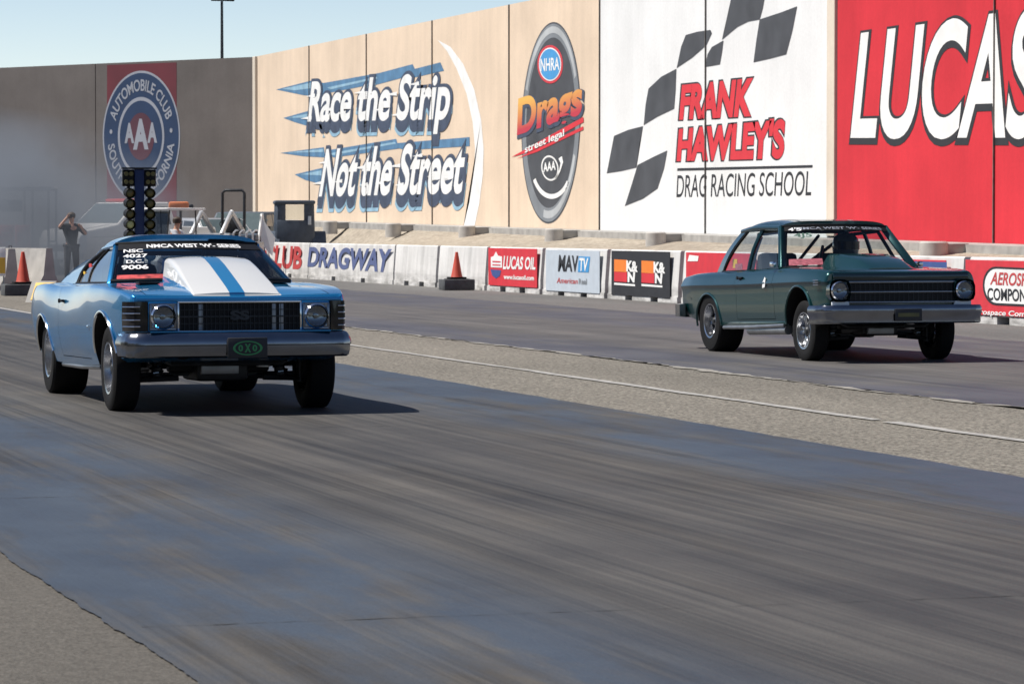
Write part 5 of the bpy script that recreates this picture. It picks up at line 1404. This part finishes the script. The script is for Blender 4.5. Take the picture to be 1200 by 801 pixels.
for sgn in (-1, 1):
    b = MB(); b.tube([(sgn * 1.006, -2.2, 1.12), (sgn * 1.008, -.6, 1.16), (sgn * 1.008, 3.1, 1.14)], .018, 6); b.build('side_moulding', MAT['silver_paint'], tr)
    b = MB(); b.box((sgn * 1.004, -.62, 1.0), (.012, .018, .9)); b.build('door_seam', MAT['dark_gap'], tr); b = MB(); b.box((sgn * 1.004, .64, 1.0), (.012, .018, .9)); b.build('door_seam', MAT['dark_gap'], tr)
    b = MB(); b.box((sgn * 1.015, .48, 1.32), (.03, .18, .035), bev=.01); b.build('door_handle', MAT['chrome'], tr)
b = MB(); b.slab([[V((x, -2.25 + 1.2 * k, 1.345 + .165 * k + .02 * (1 - abs(x) / .6))) for k in (0, .5, 1)] for x in (-.6, -.3, 0, .3, .6)], (0, 0, -.05)); b.build('bonnet_bulge', MAT['white_paint'], tr, 50)
sv = vehicle(at(250, 104, .004), .25, 'silver sport utility car parked behind the blue car roof', 'car', 'parked_car', 1.86,
    [(-2.2, .4), (-2.22, .95), (-1.2, 1.10), (-.5, 1.68), (1.6, 1.72), (2.2, 1.15), (2.25, .42)], [[(-.55, 1.12), (-.28, 1.6), (.4, 1.62), (.4, 1.12)], [(.48, 1.12), (.48, 1.62), (1.5, 1.62), (1.75, 1.14)]], ((-1.18, 1.11), (-.52, 1.67)), 'silver_paint', [(-1.4, .36), (1.4, .36)])

vehicle(at(287, 113, .004), -.5, 'dark blue pickup truck far back between the roll frame and the pale tan wall', 'truck', 'pickup_truck', 2.0,
    [(-2.5, .5), (-2.52, 1.1), (-1.2, 1.26), (-.55, 1.92), (.95, 1.95), (1.15, 1.3), (2.8, 1.28), (2.8, .5)], [[(-.6, 1.28), (-.35, 1.82), (.25, 1.84), (.25, 1.28)], [(.33, 1.28), (.33, 1.84), (.85, 1.84), (.98, 1.28)]], ((-1.18, 1.27), (-.57, 1.91)), 'machine_blue', [(-1.6, .42), (1.7, .42)])
# white golf cart with a seated man
t = thing('golf_cart', at(192, 80, .004), 'white golf cart with a flat roof and dark screen, right of the light post', 'golf cart', 'service vehicles behind the start line', -.75)
b = MB(); b.poly([(-.55, y, z) for y, z in [(-1.15, .32), (-1.15, .62), (-.75, .90), (-.62, .90), (-.55, .36), (.1, .36), (.1, .62), (.62, .66), (1.05, .72), (1.05, .32)]], (1.1, 0, 0)); bevel_all(b, .03); b.build('body', MAT['white_paint'], t)
b = MB(); b.box((0, .15, 1.86), (1.15, 1.75, .06), bev=.025); b.build('roof', MAT['white_paint'], t)
for s in (-1, 1):
    b = MB(); b.tube([(s * .50, -.70, .88), (s * .50, -.52, 1.84)], .018, 8); b.build('roof_post', MAT['dark_steel'], t)
    b = MB(); b.tube([(s * .50, .72, .68), (s * .50, .66, 1.84)], .018, 8); b.build('roof_post', MAT['dark_steel'], t)
    for y in (-.80, .72): wheel(t, s * .46, y, .23, .2, .13, s)
b = MB(); b.slab([[V((x, -.69 + .17 * k, .92 + .88 * k)) for k in (0, 1)] for x in (-.47, .47)], (0, .01, 0)); b.build('windshield', MAT['shaded_glass'], t)
b = MB(); b.box((0, .36, .72), (1.0, .48, .14), bev=.04); b.box((0, .64, 1.0), (1.0, .12, .46), bev=.04); b.build('seat', MAT['grey_cloth'], t)
b = MB(); b.lathe([(.15, -.01), (.162, 0), (.15, .01), (.138, 0), (.15, -.01)], (-.24, -.28, 1.0), (0, .8, .6), 20); b.tube([(-.24, -.5, .85), (-.24, -.28, 1.0)], .015, 6); b.build('steering_wheel', MAT['black_plastic'], t)
person(at(209, 77.5, .74), PI + .9, 'seated man in a white shirt leaning beside the golf cart', SIT, 'white_cloth', 'blue_cloth', 'people at the start line')
# the chest he sits on
o = thing('equipment_case', at(209, 77.5, .004), 'blue equipment case that the man in white sits on', 'case', rz=.9)
b = MB(); b.box((0, 0, .35), (.7, .5, .70), bev=.03); cb = b.build('case_body', MAT['sign_blue'], o)
b = MB(); b.box((0, 0, .715), (.72, .52, .05), bev=.015); b.build('lid', MAT['steel'], o); b = MB(); b.box((0, -.262, .64), (.14, .02, .05)); b.build('latch', MAT['steel'], o)

# orange box on a mast
t = thing('warning_beacon', at(212, 92, .004), 'long orange box light on a thin dark mast', 'beacon', rz=-.2)
b = MB(); b.box((-.05, 0, 2.02), (.56, .26, .22), bev=.05); b.build('light_box', MAT['machine_orange'], t)
b = MB(); b.tube([(.0, 0, 0), (.0, 0, 1.95)], .035, 10); b.build('mast', MAT['dark_steel'], t); b = MB(); b.box((0, 0, .05), (.5, .5, .1), bev=.02); b.build('base', MAT['dark_steel'], t)
b = MB(); b.box((.30, 0, 1.98), (.12, .16, .16), bev=.04); b.build('lamp_end', MAT['dark_steel'], t)

# tractor with a roll frame and pale loader arm
t = thing('loader_tractor', at(266, 96, .004), 'small dark tractor with square roll frame and pale raised loader arm', 'tractor', 'service vehicles behind the start line', -.55)
b = MB(); b.box((0, -.7, .95), (.62, 1.3, .55), bev=.08); b.build('bonnet', MAT['machine_blue'], t)
b = MB(); b.box((0, .35, .85), (.9, 1.0, .35), bev=.06); b.build('body', MAT['machine_blue'], t)
b = MB(); b.tube([(-.34, .55, 1.0), (-.34, .6, 2.42), (-.26, .6, 2.5), (.26, .6, 2.5), (.34, .6, 2.42), (.34, .55, 1.0)], .045, 10); b.build('roll_frame', MAT['dark_steel'], t)
b = MB(); b.box((0, .35, 1.18), (.46, .44, .12), bev=.04); b.box((0, .55, 1.45), (.44, .10, .46), bev=.04); b.build('seat', MAT['black_cloth'], t)
b = MB(); b.lathe([(.17, -.01), (.182, 0), (.17, .01), (.158, 0), (.17, -.01)], (0, -.12, 1.48), (0, .7, .7), 20); b.tube([(0, -.3, 1.2), (0, -.12, 1.48)], .02, 6); b.build('steering_wheel', MAT['black_plastic'], t)
for s in (-1, 1):
    b = MB(); b.beam((s * .46, .25, 1.2), (s * .46, -.9, 1.85), .09, .16, bev=.02); b.beam((s * .46, -.9, 1.85), (s * .46, -1.75, 1.2), .09, .14, bev=.02); b.build('loader_arm', MAT['silver_paint'], t)
    wheel(t, s * .62, .55, .58, .34, .30, s, 'steel'); wheel(t, s * .50, -1.05, .34, .22, .18, s, 'steel')
    b = MB(); b.lathe([(.62, -.16), (.66, -.16), (.66, .16), (.62, .16), (.62, -.16)], (s * .62, .55, .58), (1, 0, 0), 24)
    bmesh.ops.delete(b.bm, geom=[v for v in b.bm.verts if v.co.z < .75], context='VERTS'); b.build('mudguard', MAT['machine_blue'], t)
b = MB(); b.poly([(-.7, -1.7, 1.25), (-.7, -2.2, .95), (-.7, -1.85, .80), (-.7, -1.6, .95)], (1.4, 0, 0)); b.build('bucket', MAT['steel'], t)

# engine hoist / generator trailer
t = thing('generator_trailer', at(289, 91, .004), 'grey generator set on a small trailer with exposed pipes', 'generator', rz=-.4)
b = MB(); b.box((0, 0, .78), (.75, 1.4, .5), bev=.05); b.build('housing', MAT['steel'], t)
for q in range(4):
    b = MB(); x = -.27 + .18 * q; b.tube([(x, -.5, 1.02), (x, -.5, 1.26), (x + .06, -.42, 1.33), (x + .06, -.2, 1.33)], .028, 8); b.build('pipe', MAT['silver_paint'], t)
b = MB(); b.box((.0, .3, 1.12), (.5, .5, .2), bev=.04); b.build('air_box', MAT['machine_blue'], t); b = MB(); b.beam((0, -.7, .5), (0, -1.5, .42), .08, .08); b.build('drawbar', MAT['dark_steel'], t)
for s in (-1, 1): wheel(t, s * .45, .05, .3, .18, .18, s, 'steel')

# white folding board behind the barrier
t = thing('folding_board', at(310.5, 93.5, .004), 'white folding A-frame board behind the low barrier', 'sign', rz=-ALPHA)
for s in (-1, 1):
    b = MB(); b.beam((s * .24 - .06, s * .22, 0), (-.08, s * .02, 1.80), .08, .045, bev=.01); b.build('leg', MAT['white_paint'], t)
b = MB(); b.poly([(-.14, -.06, 1.78), (.30, -.12, 1.12), (.22, -.14, .60), (-.10, -.10, .95)], (0, .04, 0)); b.build('panel', MAT['white_paint'], t)

# dark cab tractor at the end of the bank
t = thing('cab_tractor', at(346, 99, .004), 'dark blue grey tractor with a boxy windowed cab behind the low barrier', 'tractor', 'service vehicles behind the start line', -ALPHA + .12)
cb = MAT['machine_blue']
for x in (-.58, .52):
    for y in (-.5, .55):
        b = MB(); b.beam((x, y, .8), (x * .94, y * .9, 2.12), .09, .09, bev=.015); b.build('cab_post', cb, t)
b = MB(); b.box((-.03, .02, 2.16), (1.22, 1.2, .12), bev=.05); b.build('cab_roof', cb, t)
b = MB(); b.box((-.03, -.52, 1.15), (1.10, .06, .95), bev=.02); b.build('rear_panel', cb, t)
for x, w_ in ((-.42, .22), (.36, .24)):
    b = MB(); b.box((x, -.49, 1.86), (w_, .05, .50), bev=.01); b.build('window_frame', cb, t)
b = MB(); b.box((-.03, -.46, 1.86), (.58, .012, .44)); b.build('rear_window', MAT['clear_glass'], t)
b = MB(); b.box((-.03, 1.2, .95), (.8, 1.5, .6), bev=.08); b.build('bonnet', cb, t)
b = MB(); b.box((-.03, .1, .68), (1.1, 1.2, .4), bev=.05); b.build('chassis', MAT['dark_steel'], t)
for s in (-1, 1):
    wheel(t, s * .70, -.05, .62, .36, .32, s, 'steel'); wheel(t, s * .55, 1.7, .40, .24, .2, s, 'steel')
    b = MB(); pts = []
    for q in range(9):
        a = PI * (.05 + .9 * q / 8); pts.append((.68 * math.cos(a), .62 + .68 * math.sin(a)))
    b.slab([[V((s * .70 - .20 + .40 * k, -.05 + y, z)) for k in (0, 1)] for y, z in pts], (0, 0, -.03)); b.build('mudguard', cb, t)
b = MB(); b.box((.40, -.58, 1.62), (.10, .04, .26), bev=.01); b.build('tail_lamp', MAT['sign_pale'], t)

# flood-light mast beyond the walls
p = at(261, 168, 0); t = thing('light_mast', p, 'tall thin floodlight mast beyond the grey wall', 'light pole')
b = MB(); b.tube([(0, 0, 0), (0, 0, 6), (0, 0, 12.9)], [.13, .10, .065], 12); b.build('pole', MAT['dark_steel'], t)
b = MB(); b.box((0, 0, 12.95), (1.1, .08, .08)); b.build('cross_arm', MAT['dark_steel'], t)
for s in (-1, 1):
    b = MB(); b.box((s * .36, -.12, 13.05), (.5, .34, .22), rot=Matrix.Rotation(.5, 3, 'X'), bev=.04); b.build('floodlight', MAT['black_plastic'], t)

# burnout smoke drifting across the start line
m = bpy.data.materials.new('smoke_air'); m.use_nodes = True; N, L = m.node_tree.nodes, m.node_tree.links
N.remove(N['Principled BSDF']); vo = N.new('ShaderNodeVolumePrincipled'); L.new(vo.outputs[0], N['Material Output'].inputs['Volume'])
tc = N.new('ShaderNodeTexCoord'); P = tc.outputs['Object']
n1 = noise(N, L, P, .30, 1, .5, 1.0, 6, .62, (2, 5, 1)); sx = N.new('ShaderNodeSeparateXYZ'); L.new(tc.outputs['Generated'], sx.inputs[0])
fall = N.new('ShaderNodeVectorMath'); fall.operation = 'DISTANCE'; fall.inputs[1].default_value = (.45, .5, .30); L.new(tc.outputs['Generated'], fall.inputs[0])
den = math_node(N, L, 'MULTIPLY', math_node(N, L, 'SUBTRACT', n1, .40), 4.2, True)
den = math_node(N, L, 'MULTIPLY', den, math_node(N, L, 'MULTIPLY', math_node(N, L, 'SUBTRACT', .54, fall.outputs['Value']), 3.0, True))
den = math_node(N, L, 'MULTIPLY', den, SMOKE_D)
L.new(den, vo.inputs['Density']); vo.inputs['Color'].default_value = (.36, .40, .46, 1); vo.inputs['Anisotropy'].default_value = .1
b = MB(); b.bbox((-5.2, -20, .02), (5.2, 20, 5.5)); o = b.build('smoke', m, None, None); o.location = at(8, 88, .02); o.rotation_euler = (0, 0, -ALPHA); tag(o, 'thin grey blue tyre smoke drifting over the start line at left', 'smoke', kind='stuff')
# ------------------------------------------------------------------ light, sky, camera
w = bpy.data.worlds.new('World'); sc.world = w; w.use_nodes = True
nt = w.node_tree; N, L = nt.nodes, nt.links
sky = N.new('ShaderNodeTexSky'); sky.sky_type = 'NISHITA'; sky.sun_disc = False
SUN = V((-.62, .20, 1.0)).normalized()          # towards the sun: high, left of the track, a little ahead
el = math.asin(SUN.z); az = math.atan2(SUN.x, SUN.y)
sky.sun_elevation = el; sky.sun_rotation = az
sky.air_density = 1.0; sky.dust_density = 0.4; sky.ozone_density = 3.0; sky.altitude = 250
bg = N['Background']; tc = N.new('ShaderNodeTexCoord'); sx = N.new('ShaderNodeSeparateXYZ'); L.new(tc.outputs['Generated'], sx.inputs[0])
up = math_node(N, L, 'MAXIMUM', sx.outputs['Z'], 0.0)          # summer haze brightens the sky towards the horizon
hz = math_node(N, L, 'POWER', 2.718, math_node(N, L, 'MULTIPLY', up, -9.0))
hm = N.new('ShaderNodeVectorMath'); hm.operation = 'SCALE'; L.new(sky.outputs[0], hm.inputs[0]); L.new(math_node(N, L, 'ADD', math_node(N, L, 'MULTIPLY', hz, 2.0), 1.0), hm.inputs['Scale'])
tn = N.new('ShaderNodeVectorMath'); tn.operation = 'MULTIPLY'; tn.inputs[1].default_value = (1.0, .97, 1.03); L.new(hm.outputs[0], tn.inputs[0])
L.new(tn.outputs[0], bg.inputs['Color']); bg.inputs['Strength'].default_value = .05
sl = bpy.data.lights.new('sun', 'SUN'); sl.energy = 5.0; sl.angle = math.radians(.5); sl.color = (1.0, .95, .88)
so = bpy.data.objects.new('sun', sl); COL.objects.link(so); so.location = (-30, 20, 60)
so.rotation_euler = SUN.to_track_quat('Z', 'Y').to_euler()

cd = bpy.data.cameras.new('camera'); cam = bpy.data.objects.new('camera', cd); COL.objects.link(cam); sc.camera = cam
cd.sensor_width = 36; cd.lens = FPX / 1200 * 36; cd.clip_start = .5; cd.clip_end = 8000
cam.location = CAM
R = Matrix((RT, U3, -F3)).transposed(); cam.rotation_euler = R.to_euler()
cd.dof.use_dof = True; cd.dof.focus_distance = 28.0; cd.dof.aperture_fstop = 13.0
sc.view_settings.view_transform = 'Standard'; sc.view_settings.look = 'None'; sc.view_settings.exposure = 0.40; sc.view_settings.gamma = 1; sc.view_settings.use_curve_mapping = False
sc.cycles.use_denoising = True; sc.cycles.max_bounces = 8; sc.cycles.transparent_max_bounces = 16
